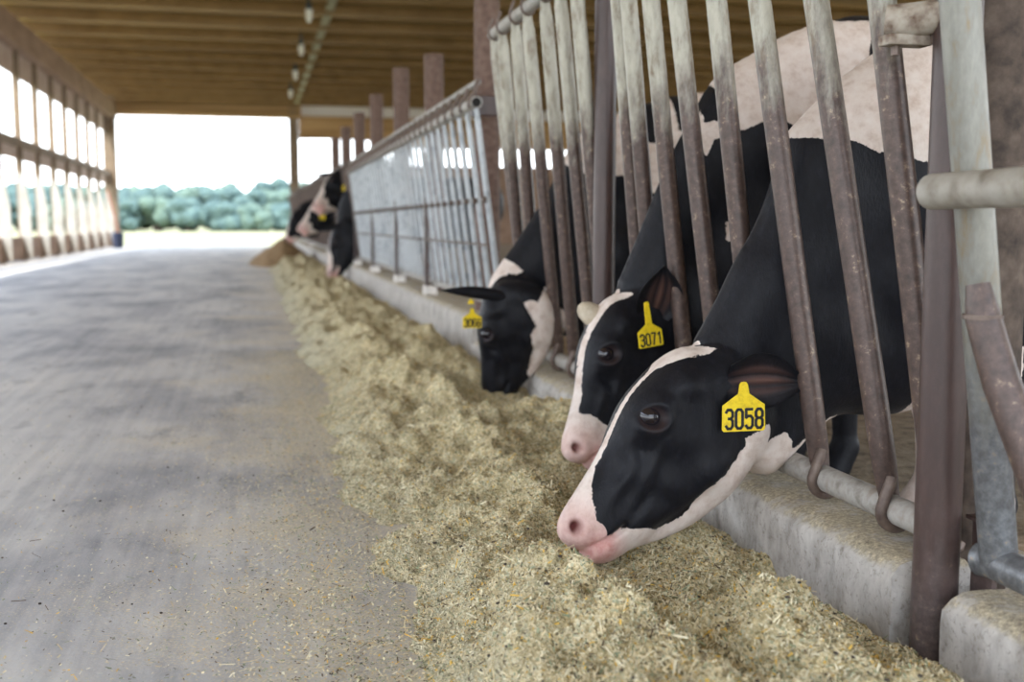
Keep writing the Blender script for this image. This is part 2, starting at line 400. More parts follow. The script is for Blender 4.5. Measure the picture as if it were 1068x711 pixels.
post_lab = {0: 'rusty brown pipe post set in the curb gap at the right edge', 1: 'slim rusty pipe post between the two tilted bar panels'}
for k, (Y, r) in enumerate(((YP, .043), (YM, .041))):
    t = MB().tube([(1.268, Y, -.02), (1.268, Y, 2.4)], r, 24)
    o = t.build('pipe_post', M['post']); tag(o, post_lab[k], 'post', 'slim pipe posts')
pl = MB().box((1.33, YP-.06, .20), (.006, .032, .10)).box((1.33, YP-.045, .295), (.02, .02, .004))
tag(pl.build('steel_plate', M['post'], smooth=False, bevel=.002), 'small upright steel plate at the foot of the near rusty post', 'plate')
wide = [(1030, 200, 3.0, 1.44), (508, 150, 2.6, 1.40)]
wide += [(453, 150, 2.18, 1.42), (419, 150, 2.34, 1.42), (393, 150, 2.34, 1.42), (375, 150, 2.34, 1.42), (361, 150, 2.34, 1.42), (350, 160, 2.34, 1.42)]
WL = ['broad rough rusty post cut by the right edge, behind the pipe gate', 'tall rusty post reaching out of frame between silver panels and near panels',
      'thick cut off rusty post, largest standing above the silver panels', 'second thick post stub above the silver panels, shorter to the eye than its right neighbour',
      'third rusty post stub above the silver panels', 'fourth rusty post stub above the silver panels',
      'fifth rusty post stub, small, above the far end of the silver panels', 'smallest rusty post stub above the raised cow head']
for (px, py, top, X), lab in zip(wide, WL):
    p = UP(px, py, X=X); r = .078
    t = MB().tube([(X, p[1], 0), (X, p[1], top), (X, p[1], top)], [r, r, r-.012], 24)
    tag(t.build('pipe_post', M['post3' if px == 1030 else 'post2']), lab, 'post', 'thick pipe posts')

# ================================================================== FEED RAIL PANELS
def lean(z): return RAILX - .122*(z-RAILZ)
def bar_mb(y, zt, r=.0275, dy=0.0, zb=RAILZ):
    zs = [zb+.0, zb+.03, zb+.06, zb+.09, zb+.13, zb+.18] + list(np.linspace(zb+.25, zt-.25, 7)) + [zt-.16, zt-.11, zt-.07, zt-.03, zt]
    rr = [(r*.35, r*.8), (r*.4, r*.9), (r*.5, r), (r*.72, r*1.02), (r*.92, r), (r, r)] + [(r, r)]*7 + [(r*.95, r), (r*.7, r), (r*.45, r), (r*.38, r*.8), (r*.35, r*.7)]
    pts = [(lean(z), y+dy*(z-zb)/(zt-zb), z) for z in zs]
    return MB().tube(pts, rr, 18, up=(0, 1, 0))
def hook_mb(y, X, Z, R=.034, r=.0095):
    pts = []
    for a in np.linspace(75, 330, 16):
        pts.append((X+(R+r*.6)*math.cos(math.radians(a)), y-.022, Z+(R+r*.6)*math.sin(math.radians(a))))
    pts = [(X-.012, y-.018, Z+R+.042), (X-.018, y-.021, Z+R+.026), (X-.026, y-.022, Z+R+.006)] + pts[6:]
    return MB().tube(pts, [(r*1.2, r*.8)]+[(r*1.25, r)]*(len(pts)-2)+[r*.8], 10, up=(0, 1, 0))
def panel(name, label, y0, y1, bars, zt, railr=.031, group=None):
    R = empty(name, (RAILX, (y0+y1)/2, RAILZ)); tag(R, label, 'feed rail', group)
    MB().tube([(RAILX, y0, RAILZ), (RAILX, y1, RAILZ)], railr, 20, up=(0, 0, 1)).build('bottom_rail', M['rail'], R)
    MB().tube([(lean(zt), y0, zt+.02), (lean(zt), y1, zt+.02)], railr*.9, 20, up=(0, 0, 1)).build('top_rail', M['rail'], R)
    for (y, dy) in bars:
        b = bar_mb(y, zt, dy=dy).build('bar', M['bar'], R)
        hook_mb(y, RAILX, RAILZ, R=.031, r=.012).build('hook', M['hook'], b)
        hook_mb(y+dy, lean(zt), zt+.02, R=.026, r=.007).build('top_clip', M['hook'], b)
    return R
def bary(pb, pt):   # bar seen through foot and upper pixels -> y at rail and drift
    b = UP(pb[0], pb[1], X=RAILX)
    q = UP(pt[0], pt[1], X=lean(1.25)); q = UP(pt[0], pt[1], X=lean(q[2]))
    dy = (q[1]-b[1])*(1.74-RAILZ)/(q[2]-RAILZ)
    return b[1], dy
near = [bary((929, 533), (850, 0)), bary((857, 496), (791, 0)), bary((795, 470), (746.5, 0)), bary((756.5, 453), (705, 0)), bary((720.4, 437), (678, 0)), bary((981, 551), (919, 0))]
def bart(pt, extra=.0):
    q = UP(pt[0], pt[1], X=lean(1.35)); q = UP(pt[0], pt[1], X=lean(q[2])); return q[1]+extra, 0.0
near += [(3.50, -.10), (3.62, -.13)]
panel('tilted_bar_panel', 'near panel of worn tilted pipe bars in front of cow 3058', YP+.10, YM-.05,
      near, 1.78, group='tilted bar panels')
mid = [bary(a, b) for a, b in (((549.7, 360.6), (523, 39)), ((563, 367), (537, 33)), ((583, 375.5), (549.5, 25)), ((600, 383), (568.5, 18)), ((621, 392), (584, 6)))] + [(4.06, -.12)]

yend = UP(515, 34, X=lean(1.74))[1]
panel('tilted_bar_panel', 'second panel of tilted pipe bars over the steaming dark-faced cow 3066'.replace('steaming ', ''), YM+.05, yend+.02,
      mid + [(yend-.01, 0.0)], 1.74, group='tilted bar panels')

# pipe gate beside the near post (right edge)
G = empty('pipe_gate', (1.3, YP-.15, .22)); tag(G, 'grimy pipe frame with a horizontal rail and bent brown bar at the right edge', 'gate')
vb = UP(1042, 588, X=1.30); vt = UP(1001, 0, X=1.165); dv = (vt-vb)/(vt[2]-vb[2])
top = vb+dv*1.5
MB().tube([vb+dv*t for t in np.linspace(0, 1.5, 8)], .0335, 22).build('upright', M['galv'], G)
MB().tube([(vb[0]-.004, vb[1]+.045, vb[2]-.004), (vb[0], vb[1]+.02, vb[2]), (vb[0]+.0, vb[1]-.7, vb[2]-.005)], .032, 20, up=(0, 0, 1)).build('foot_rail', M['galv'], G)
h0 = UP(972, 200, X=1.125)
MB().tube([(1.125, h0[1]+.004, h0[2]), (1.125, h0[1], h0[2]), (1.125, h0[1]-.9, h0[2]+.005)], [.027, .0305, .0305], 22, up=(0, 0, 1)).build('cross_rail', M['rail2'], G)
a0 = UP(1020, 296, X=1.185); a1 = UP(1025, 330, X=1.19); a2 = UP(1045, 400, X=1.205); a3 = UP(1090, 520, X=1.235)
MB().tube([a0, (a0+a1)/2, a1, a2, a3], [(.026, .016), (.029, .022), (.031, .028), (.031, .031), (.031, .031)], 20).build('brace_bar', M['bar'], G)
MB().tube([a1+np.array((0, 0, .004)), a1-np.array((0, 0, .004))], .033, 20).build('weld_ring', M['hook'], G)
# clamp casting at the top of the near post
cp = UP(945, 18, X=1.19)
C = empty('rail_clamp', tuple(cp)); tag(C, 'rusty white pipe clamp bolted at the top of the near post', 'clamp')
MB().tube([cp+np.array((-.03, .02, -.005)), cp+np.array((.0, 0, -.008)), cp+np.array((.05, -.03, .0))], [.030, .034, .03], 16, up=(0, 0, 1)).build('clamp_shell', M['cast'], C)
MB().box(cp+np.array((.0, 0, -.043)), (.045, .02, .010)).build('clamp_plate', M['cast'], C, smooth=False, bevel=.003)
MB().tube([cp+np.array((-.02, 0, -.07)), cp+np.array((-.02, 0, -.02))], .008, 6).build('bolt', M['hook'], C)
MB().tube([cp+np.array((.05, -.02, -.05)), cp+np.array((.05, -.02, .0))], .010, 8).build('bolt', M['hook'], C)
wp = UP(1030, 16, X=1.44)
ring = [(1.44+.082*math.cos(a), wp[1]+.082*math.sin(a), wp[2]) for a in np.linspace(0, 2*math.pi, 25)]
tag(MB().tube(ring, .006, 8, caps=False, up=(0, 0, 1)).build('tie_wire', M['hook']), 'rusty wire tied around the broad post at the right edge', 'wire')

# far silver panels -------------------------------------------------
FT = 1.51; FB = .40
def flean(z): return 1.34 - .125*(z-FB)
y_f0 = UP(497, 107, X=flean(FT))[1]
def farpanel(y0, y1, label, mat, sp=.275, zt=FT, detail=True, end=False):
    R = empty('silver_bar_panel' if detail else 'brown_bar_panel', (1.34, (y0+y1)/2, FB)); tag(R, label, 'feed rail', 'panels along the far curb')
    MB().tube([(flean(FB), y0, FB), (flean(FB), y1, FB)], .024, 12, up=(0, 0, 1)).build('bottom_rail', M['rail'], R)
    t = MB(); t.tube([(flean(zt), y0, zt), (flean(zt), y1, zt)], .034, 16, up=(0, 0, 1))
    t.build('top_rail', M['rail'] if detail else mat, R)
    if end: MB().tube([(flean(zt), y0-.0025, zt), (flean(zt), y0+.004, zt)], .026, 20, up=(0, 0, 1)).build('bore_shade_disc', M['boreshade'], R)  # dark disc over the pipe end, painting the shade of its hollow
    if detail:
        MB().tube([(flean(zt)+.02, y0+.05, zt+.115), (flean(zt)+.02, y1, zt+.115)], .018, 12, up=(0, 0, 1)).build('lock_rod', M['rail'], R)
        for z in (.73,): MB().tube([(flean(z)-.03, y0, z), (flean(z)-.03, y1, z)], .007, 8, up=(0, 0, 1)).build('cross_rod', M['hook'], R)
    n = max(1, round((y1-y0)/sp)); sp = (y1-y0)/n
    for i in range(n):
        y = y0+.03+i*sp
        b = MB().tube([(flean(FB), y, FB), (flean(FB+.06), y, FB+.06), (flean(1.0), y, 1.0), (flean(zt-.1), y, zt-.1), (flean(zt), y, zt)], [.012, .0165, .0165, .0165, .011], 12).build('bar', mat, R)
        if detail:
            c = MB().tube([(flean(zt)-.038, y, zt-.03), (flean(zt)-.036, y, zt+.02), (flean(zt)-.01, y, zt+.055), (flean(zt)+.02, y, zt+.13)], [.011, .012, .012, .012], 8); c.build('top_clip', M['hook'], b)
            MB().tube([(flean(.98)-.035, y-.012, .98), (flean(.98)-.01, y-.012, .98)], .017, 8, up=(0, 0, 1)).build('knob', M['hook'], b)
            MB().tube([(flean(FB)-.03, y, FB-.01), (flean(FB), y, FB+.0)], .018, 8, up=(0, 0, 1)).build('foot_cap', M['rail'], b)
    yy = y1-.04
    MB().box((flean(.7)-.03, yy, .72), (.012, .04, .34)).build('support', M['post'], R, smooth=False)
    MB().box((1.30, yy, .345), (.05, .045, .035)).build('support_foot', M['white'], R, smooth=False, bevel=.008)
    return R
ysup = [UP(x, 290, X=1.3)[1] for x in (447.5, 416, 391, 373)]
pts = [y_f0] + ysup
labs = ['silver bar panel nearest to the tall rusty post, open pipe end showing', 'second silver bar panel along the far curb', 'third silver bar panel along the far curb', 'fourth silver bar panel, beside the raised cow head']
for i in range(4): farpanel(pts[i], pts[i+1]-.01, labs[i], M['farbar'], end=(i == 0))
y5 = pts[4]
farpanel(y5+.02, y5+5.5, 'brown bar panel behind the distant feeding cows', M['fence_brown'], sp=.3, zt=1.62, detail=False)
farpanel(y5+5.55, y5+12, 'brown bar panel between the distant cows and the last fence stretch', M['fence_brown'], sp=.36, zt=1.68, detail=False)
farpanel(y5+12.05, 39, 'last brown bar panel ending at the post of the far opening', M['fence_brown'], sp=.45, zt=1.74, detail=False)
br = MB().box((flean(FT)+.1, y_f0+.10, FT-.01), (.11, .03, .055)).build('rail_bracket', M['post'], smooth=False, bevel=.006); tag(br, 'brown bracket holding the open pipe end to the tall rusty post', 'bracket')

# ================================================================== FEED
def feed_h(X, Y):
    a = .20 + .12*fbm(Y*1.1, Y*0+2.5, 11, 3) + .07*fbm(Y*6, X*6, 13, 3)
    u = np.clip((X-a)/.46, 0, 1); s = u*u*(3-2*u)
    v = np.clip((CURB_X+.03-X)/.30, 0, 1); s2 = v*v*(3-2*v)
    curbh = .012 + .05*np.clip((Y-3.0)/2, 0, 1) + .03*np.clip((Y-8)/8, 0, 1)
    ridge = .115 + .03*np.clip((Y-3)/4, 0, 1)
    h = ridge*s*(s2) + curbh*s*(1-s2)
    lump = fbm(X*3.4+Y*.8, Y*2.6, 21, 4)*.15 + fbm(X*9, Y*6.5, 33, 4)*.10
    lump = lump + np.abs(fbm(X*6+Y*1.2, Y*4, 41, 3))*.04-.01
    h = h + lump*s*(.35+.65*s2)
    h = h + .10*np.exp(-(((X-1.20)/.10)**2+((Y-4.15)/.25)**2))*s
    for cx, cy, rx, ry, zz in ((.80, 2.40, .20, .30, .012), (1.04, 3.18, .18, .28, .03), (1.0, 4.62, .18, .34, .04), (1.0, 3.75, .12, .15, .03), (.8, 5.9, .2, .3, .05)):
        e = np.exp(-((((X-cx)/rx)**2+((Y-cy)/ry)**2))**1.5); h = np.minimum(h, h*(1-e)+zz*e)
    h = h + fbm(X*30, Y*25, 51, 3)*.012*s
    return h - .018*(1-s) + .004
Ys = [0.7]
while Ys[-1] < 27: Ys.append(Ys[-1] + .0075*max(1, (Ys[-1]/3.0)**1.15))
Ys = np.array(Ys); Xs = np.linspace(-.06, CURB_X+.02, 150)
GX, GY = np.meshgrid(Xs, Ys); GZ = feed_h(GX, GY)
nx = len(Xs); ny = len(Ys)
idx = np.arange(nx*ny).reshape(ny, nx)
def np_mesh(name, V, F, mat, parent=None, smooth=True, attrs=None):
    me = bpy.data.meshes.new(name); k = F.shape[1]
    me.vertices.add(len(V)); me.vertices.foreach_set('co', V.astype(np.float32).ravel())
    me.loops.add(F.size); me.loops.foreach_set('vertex_index', F.astype(np.int32).ravel())
    me.polygons.add(len(F)); me.polygons.foreach_set('loop_start', np.arange(0, F.size, k, dtype=np.int32))
    me.polygons.foreach_set('loop_total', np.full(len(F), k, dtype=np.int32))
    for m in (mat if isinstance(mat, (list, tuple)) else [mat]): me.materials.append(m)
    me.update(calc_edges=True); me.validate()
    if smooth: me.polygons.foreach_set('use_smooth', np.ones(len(me.polygons), dtype=bool))
    for nm, arr in (attrs or {}).items():
        a = me.attributes.new(nm, 'FLOAT', 'POINT'); a.data.foreach_set('value', arr.astype(np.float32))
    o = bpy.data.objects.new(name, me); COL.objects.link(o)
    if parent: o.parent = parent; o.matrix_parent_inverse = parent.matrix_basis.inverted()
    return o
V = np.stack([GX.ravel(), GY.ravel(), GZ.ravel()], 1)
F = np.stack([idx[:-1, :-1].ravel(), idx[:-1, 1:].ravel(), idx[1:, 1:].ravel(), idx[1:, :-1].ravel()], 1)
feed = np_mesh('silage_feed', V, F, M['feed'])
tag(feed, 'long uneven ridge of chopped tan feed lying against the curb', 'feed', kind='stuff')
def flakes(name, n, xr, yr, surf, sizes, mats, probs, parent=None, lift=.002, tilt=.5, dens=None):
    X = rng.uniform(*xr, n); Y = yr[0] + (yr[1]-yr[0])*rng.random(n)**1.6
    if dens is not None:
        keep = rng.random(n) < dens(X, Y); X, Y = X[keep], Y[keep]; n = len(X)
    Z = surf(X, Y)+lift
    ok = Z > (.002 if parent is not None else -1); X, Y, Z = X[ok], Y[ok], Z[ok]; n = len(X)
    L = rng.uniform(sizes[0], sizes[1], n)*(1+3*(rng.random(n) > .965)); W = np.minimum(L*.6, rng.uniform(sizes[2], sizes[3], n))
    a = rng.uniform(0, 2*math.pi, n); t = rng.normal(0, tilt, n)
    d = np.stack([np.cos(a)*np.cos(t), np.sin(a)*np.cos(t), np.sin(t)], 1); q = np.stack([-np.sin(a), np.cos(a), rng.normal(0, tilt, n)], 1)
    P = np.stack([X, Y, Z], 1)
    V = np.stack([P-d*L[:, None]/2-q*W[:, None]/2, P+d*L[:, None]/2-q*W[:, None]/2, P+d*L[:, None]/2+q*W[:, None]/2, P-d*L[:, None]/2+q*W[:, None]/2], 1).reshape(-1, 3)
    F = np.arange(4*n).reshape(n, 4)
    o = np_mesh(name, V, F, mats, parent, smooth=False)
    mi = rng.choice(len(mats), size=n, p=probs).astype(np.int32)
    o.data.polygons.foreach_set('material_index', mi[:len(o.data.polygons)])
    return o
fm = [M['fl1'], M['fl2'], M['fl3'], M['fl4'], M['fl5']]
def flk(name, n, xr, yr, surf, sz, mats, probs, parent=None, tilt=.5, dens=None, lift=.002):
    return flakes(name, n, xr, yr, surf, sz, mats, probs, parent, lift, tilt, dens)
o = flk('feed_flakes', 175000, (.0, CURB_X-.005), (1.25, 6.5), feed_h, (.003, .012, .0012, .0032), fm, [.38, .33, .12, .10, .07], feed); tag(o, kind='stuff')
zero = lambda X, Y: X*0
o = flk('feed_crumbs', 170000, (-1.5, .32), (1.3, 7.5), zero, (.003, .009, .0014, .0035), fm, [.33, .24, .22, .13, .08], None, .25,
        dens=lambda X, Y: np.clip(.05+.95*np.exp(-(np.maximum(.12-X, 0)/.17)), 0, 1), lift=.0035)
tag(o, 'thin litter of feed crumbs and straw strewn over the grey concrete alley', 'feed crumbs', kind='stuff')
def lumps(name, n, xr, yr, surf, r0, r1, mat, label, cat):
    mb = MB()
    ico = [(0,0,1),(.89,0,.45),(.28,.85,.45),(-.72,.53,.45),(-.72,-.53,.45),(.28,-.85,.45),(.72,.53,-.45),(-.28,.85,-.45),(-.89,0,-.45),(-.28,-.85,-.45),(.72,-.53,-.45),(0,0,-1)]
    ifc = [(0,1,2),(0,2,3),(0,3,4),(0,4,5),(0,5,1),(1,6,2),(2,7,3),(3,8,4),(4,9,5),(5,10,1),(6,7,2),(7,8,3),(8,9,4),(9,10,5),(10,6,1),(11,7,6),(11,8,7),(11,9,8),(11,10,9),(11,6,10)]
    for i in range(n):
        X = random.uniform(*xr); Y = yr[0]+(yr[1]-yr[0])*random.random()**1.5
        z = float(surf(np.array(X), np.array(Y))); r = random.uniform(r0, r1)
        if z < -.001: z = 0
        mb.add([(X+a*r*random.uniform(.7, 1.3), Y+b*r*random.uniform(.7, 1.3), z+r*.4+c*r*.6) for a, b, c in ico], ifc)
    return tag(mb.build(name, mat), label, cat, kind='stuff')
lumps('dung_crumbs', 170, (-1.2, .5), (1.5, 6), zero, .0015, .005, M['crumb'], 'dark crumbs dotted over the concrete beside the feed', 'crumbs')
lumps('dark_feed_bits', 420, (.3, 1.2), (1.4, 5), feed_h, .002, .0055, M['crumb'], 'dark bits lying scattered on the tan feed ridge', 'crumbs')
# brown heap further down the alley
c = UP(291, 276, Z=0); a = np.linspace(0, 2*math.pi, 49)[:-1]; vs = [(c[0]+.1, c[1], .56)]; fs = []
for i in range(1, 15):
    r = i/14
    for k, t in enumerate(a):
        z = .56*(1-r)**.9*(1+.25*fbm(np.array(3*r*math.cos(t)+5), np.array(3*r*math.sin(t)), 77, 3)) + .03*float(fbm(np.array(9*r*math.cos(t)), np.array(9*r*math.sin(t)), 3, 2))
        vs.append((c[0]+.1+.72*r*math.cos(t)*(1+.1*math.sin(3*t)), c[1]+1.7*r*math.sin(t), max(float(z), -.01) if i < 14 else -.02))
for k in range(48): fs.append((0, 1+k, 1+(k+1) % 48))
for i in range(13):
    for k in range(48):
        fs.append((1+i*48+k, 1+(i+1)*48+k, 1+(i+1)*48+(k+1) % 48, 1+i*48+(k+1) % 48))
tag(MB().add(vs, fs).build('brown_feed_heap', M['brownfeed']), 'brown heap of feed on the alley near the farthest cow', 'feed heap', kind='stuff')

# ================================================================== COWS
def poly_sdf(P, poly):
    """signed distance (negative inside) of points P(...,2) to polygon"""
    poly = np.array(poly, float); x = P[..., 0]; y = P[..., 1]
    d = np.full(x.shape, 1e18); inside = np.zeros(x.shape, bool)
    for i in range(len(poly)):
        a = poly[i]; b = poly[(i+1) % len(poly)]; e = b-a; wx = x-a[0]; wy = y-a[1]
        t = np.clip((wx*e[0]+wy*e[1])/(e@e+1e-12), 0, 1)
        d = np.minimum(d, (wx-e[0]*t)**2+(wy-e[1]*t)**2)
        c = ((a[1] > y) != (b[1] > y))
        with np.errstate(divide='ignore', invalid='ignore'):
            xi = (b[0]-a[0])*(y-a[1])/(b[1]-a[1]+1e-15)+a[0]
        inside ^= c & (x < xi)
    return np.sqrt(d)*np.where(inside, -1, 1)
def seg_d(x, y, a, b):
    e = (b[0]-a[0], b[1]-a[1]); t = np.clip(((x-a[0])*e[0]+(y-a[1])*e[1])/(e[0]**2+e[1]**2), 0, 1)
    return np.hypot(x-a[0]-e[0]*t, y-a[1]-e[1]*t)
def pline_d(x, y, pts):
    d = 1e9
    for i in range(len(pts)-1): d = np.minimum(d, seg_d(x, y, pts[i], pts[i+1]))
    return d
def smooth_poly(poly, it=2):
    p = [np.array(q, float) for q in poly]
    for _ in range(it):
        q = []
        for i in range(len(p)):
            a, b = p[i], p[(i+1) % len(p)]; q += [a*.75+b*.25, a*.25+b*.75]
        p = q
    return np.array(p)
def idw(x, y, ctrl, power=3.0):
    num = 0; den = 0
    for (cx, cy, v) in ctrl:
        ww = 1/((x-cx)**2+(y-cy)**2+16.)**(power/2); num = num+ww*v; den = den+ww
    return num/den
# canonical head drawn side-on, in pixel units of the photo's nearest cow
HEAD = [(722, 361), (706, 363), (690, 372), (670, 392), (653, 410), (642, 428), (634, 447), (625, 469), (612, 493), (599, 515), (588, 532), (582, 547), (584, 560), (592, 568), (602, 573),
        (611, 574), (611, 582), (620, 589), (640, 589), (655, 582), (666, 575), (690, 570), (715, 563), (740, 551), (765, 534), (786, 513), (803, 490), (815, 462), (817, 430), (803, 398), (778, 372), (748, 357)]
HP = smooth_poly(HEAD, 1)
CT = [(596, 548, .060), (605, 530, .056), (625, 560, .060), (640, 578, .052), (640, 520, .052), (630, 490, .052), (660, 480, .066), (680, 530, .060), (700, 560, .040), (664, 435, .098), (650, 440, .090),
      (690, 400, .106), (715, 372, .085), (700, 450, .098), (700, 500, .078), (740, 440, .104), (740, 490, .096), (745, 535, .055), (775, 500, .085), (800, 450, .105), (770, 400, .10), (800, 480, .085)]
HGX = np.arange(560, 850, 1.5); HGY = np.arange(340, 610, 1.5)
hx, hy = np.meshgrid(HGX, HGY, indexing='ij')
_t = -poly_sdf(np.stack([hx, hy], -1), HP)
_W = idw(hx, hy, CT)
_R = 44 - 8*np.exp(-(((hx-620)/45)**2+((hy-560)/40)**2))
_u = np.clip(_t/_R, 0, 1); _p = 2.35
_h = _W*(1-(1-_u)**_p)**(1/_p)
g = lambda cx, cy, sx, sy=None: np.exp(-(((hx-cx)/sx)**2+((hy-cy)/(sy or sx))**2))
def rot_g(cx, cy, sl, sw, ang):
    c, s = math.cos(ang), math.sin(ang); a = (hx-cx)*c+(hy-cy)*s; b = -(hx-cx)*s+(hy-cy)*c
    return np.exp(-((a/sl)**2+(b/sw)**2))
_f = 0
_f = _f - .016*np.exp(-(pline_d(hx, hy, [(604, 574), (618, 566), (634, 558), (648, 549)])/3.2)**2)      # mouth
_f = _f - .045*rot_g(594, 547, 8, 5.0, 1.15)                                      # nostril
_f = _f + .008*rot_g(590, 541, 9, 9, 0) + .006*rot_g(602, 552, 8, 12, 0)
_f = _f + .010*g(632, 574, 17, 12)                                               # chin and lower lip
ring = np.hypot((hx-664), (hy-435)*1.15)
_f = _f + .011*np.exp(-((ring-16)/5.5)**2) - .016*np.exp(-(ring/11)**2)              # eyelids and socket
_f = _f + .009*rot_g(672, 416, 20, 7, .35)                                          # brow
_f = _f - .008*rot_g(652, 462, 18, 7, 1.1)                                          # hollow before the eye
_f = _f - .007*rot_g(700, 418, 22, 10, .3)                                          # temple hollow
_f = _f + .009*rot_g(672, 480, 34, 7, 1.9)                                       # facial crest
_f = _f + .012*g(745, 478, 34, 30)                                               # cheek muscle
_f = _f - .008*np.exp(-(pline_d(hx, hy, [(690, 560), (735, 520), (765, 480), (775, 440)])/8)**2)*.8
_f = _f - .006*rot_g(665, 525, 28, 6, 2.2)
_f = _f + .006*rot_g(640, 505, 22, 6, 2.1)
H_TAB = np.maximum(_h + _f*np.clip(_u*3, 0, 1), .002)*(_t > 0)
T_TAB = _t
def tab(T, x, y):
    i = np.clip((x-HGX[0])/1.5, 0, len(HGX)-1.001); j = np.clip((y-HGY[0])/1.5, 0, len(HGY)-1.001)
    i0 = i.astype(int); j0 = j.astype(int); fi = i-i0; fj = j-j0
    return (T[i0, j0]*(1-fi)+T[i0+1, j0]*fi)*(1-fj) + (T[i0, j0+1]*(1-fi)+T[i0+1, j0+1]*fi)*fj
POLL0 = np.array((716., 364.)); NOSE0 = np.array((583., 549.))
AX = (NOSE0-POLL0); L0 = np.linalg.norm(AX); AX = AX/L0; VN = np.array((AX[1], -AX[0])); 
if VN[0] < 0: VN = -VN      # ventral side (towards throat)
class Head:
    def __init__(s, poll, nose, ventral, m=.00212):
        s.P = np.array(poll, float); d = np.array(nose, float)-s.P; s.L = np.linalg.norm(d); s.u = d/s.L
        v = np.array(ventral, float); v -= s.u*(v@s.u); s.v = v/np.linalg.norm(v); s.w = np.cross(s.u, s.v)
        s.m = m; s.mu = s.L/L0
        if s.w[1] > 0: s.wn = -s.w
        else: s.wn = s.w                      # side turned to the camera
    def to_px(s, X, Y, Z):
        dx, dy, dz = X-s.P[0], Y-s.P[1], Z-s.P[2]
        a = (dx*s.u[0]+dy*s.u[1]+dz*s.u[2])/s.mu; b = (dx*s.v[0]+dy*s.v[1]+dz*s.v[2])/s.m; c = dx*s.w[0]+dy*s.w[1]+dz*s.w[2]
        return POLL0[0]+AX[0]*a+VN[0]*b, POLL0[1]+AX[1]*a+VN[1]*b, c
    def at(s, px, py, side=0.0, near=True):
        q = np.array((px, py), float)-POLL0; a = q@AX; b = q@VN
        return s.P+s.u*a*s.mu+s.v*b*s.m+(s.wn if near else -s.wn)*side
    def half(s, px, py): return float(tab(H_TAB, np.array([px*1.]), np.array([py*1.]))[0])*s.m/.00212
    def field(s, X, Y, Z):
        px, py, c = s.to_px(X, Y, Z); k = s.m/.00212
        t = tab(T_TAB, px, py)*s.m; h = tab(H_TAB, px, py)*k
        out = np.where((px < HGX[0]) | (px > HGX[-1]) | (py < HGY[0]) | (py > HGY[-1]), .05, 0)
        return np.where(t > 0, np.abs(c)-h, np.hypot(c, t)) + out
def smin(a, b, k):
    h = np.clip(.5+.5*(b-a)/k, 0, 1); return b*(1-h)+a*h-k*h*(1-h)
def cone(X, Y, Z, a, b, ra, rb, ys=1.0):
    a = np.array(a, float); b = np.array(b, float); e = b-a; e2 = e.copy(); 
    wx, wy, wz = X-a[0], Y-a[1], Z-a[2]; t = np.clip((wx*e[0]+wy*e[1]+wz*e[2])/(e@e), 0, 1)
    return np.sqrt((wx-e[0]*t)**2+((wy-e[1]*t)*ys)**2+(wz-e[2]*t)**2) - (ra+(rb-ra)*t)
def axis_steps(segs):
    out = [segs[0][0]]
    for (a, b, st) in segs:
        n = max(1, int(round((b-a)/st))); out += list(np.linspace(a, b, n+1)[1:])
    return np.array(out)
def surface_nets(F, xs, ys, zs):
    S = F < 0
    c = np.zeros((len(xs)-1, len(ys)-1, len(zs)-1), np.int8)
    for i in (0, 1):
        for j in (0, 1):
            for k in (0, 1):
                c += S[i:S.shape[0]-1+i, j:S.shape[1]-1+j, k:S.shape[2]-1+k]
    act = (c > 0) & (c < 8); ci, cj, ck = np.nonzero(act); n = len(ci)
    vid = np.full(act.shape, -1, np.int64); vid[ci, cj, ck] = np.arange(n)
    acc = np.zeros((n, 3)); cnt = np.zeros(n)
    corners = [(i, j, k) for i in (0, 1) for j in (0, 1) for k in (0, 1)]
    G = [xs, ys, zs]
    for a in corners:
        for ax in range(3):
            if a[ax] == 1: continue
            b = list(a); b[ax] = 1
            f0 = F[ci+a[0], cj+a[1], ck+a[2]]; f1 = F[ci+b[0], cj+b[1], ck+b[2]]
            m = (f0 < 0) != (f1 < 0); t = np.where(m, f0/(f0-f1+1e-20), 0)
            p = np.stack([xs[ci+a[0]], ys[cj+a[1]], zs[ck+a[2]]], 1); q = np.stack([xs[ci+b[0]], ys[cj+b[1]], zs[ck+b[2]]], 1)
            acc += np.where(m[:, None], p+(q-p)*t[:, None], 0); cnt += m
    V = acc/cnt[:, None]; Q = []
    # x edges
    def quads(ax):
        sh = [slice(1, -1)]*3; sh[ax] = slice(0, -1); s0 = S[tuple(sh)]
        sh2 = list(sh); sh2[ax] = slice(1, None); s1 = S[tuple(sh2)]
        m = s0 != s1; i = list(np.nonzero(m)); flip = s0[m]
        base = [i[0]+(0 if ax == 0 else 1), i[1]+(0 if ax == 1 else 1), i[2]+(0 if ax == 2 else 1)]
        o1, o2 = [(1, 2), (2, 0), (0, 1)][ax]
        def cell(d1, d2):
            b = [x.copy() for x in base]; b[o1] -= d1; b[o2] -= d2; return vid[b[0], b[1], b[2]]
        q = np.stack([cell(1, 1), cell(0, 1), cell(0, 0), cell(1, 0)], 1)
        q[~flip] = q[~flip][:, ::-1]; return q
    for ax in range(3): Q.append(quads(ax))
    Fq = np.concatenate(Q); Fq = Fq[(Fq >= 0).all(1)]
    return V, Fq
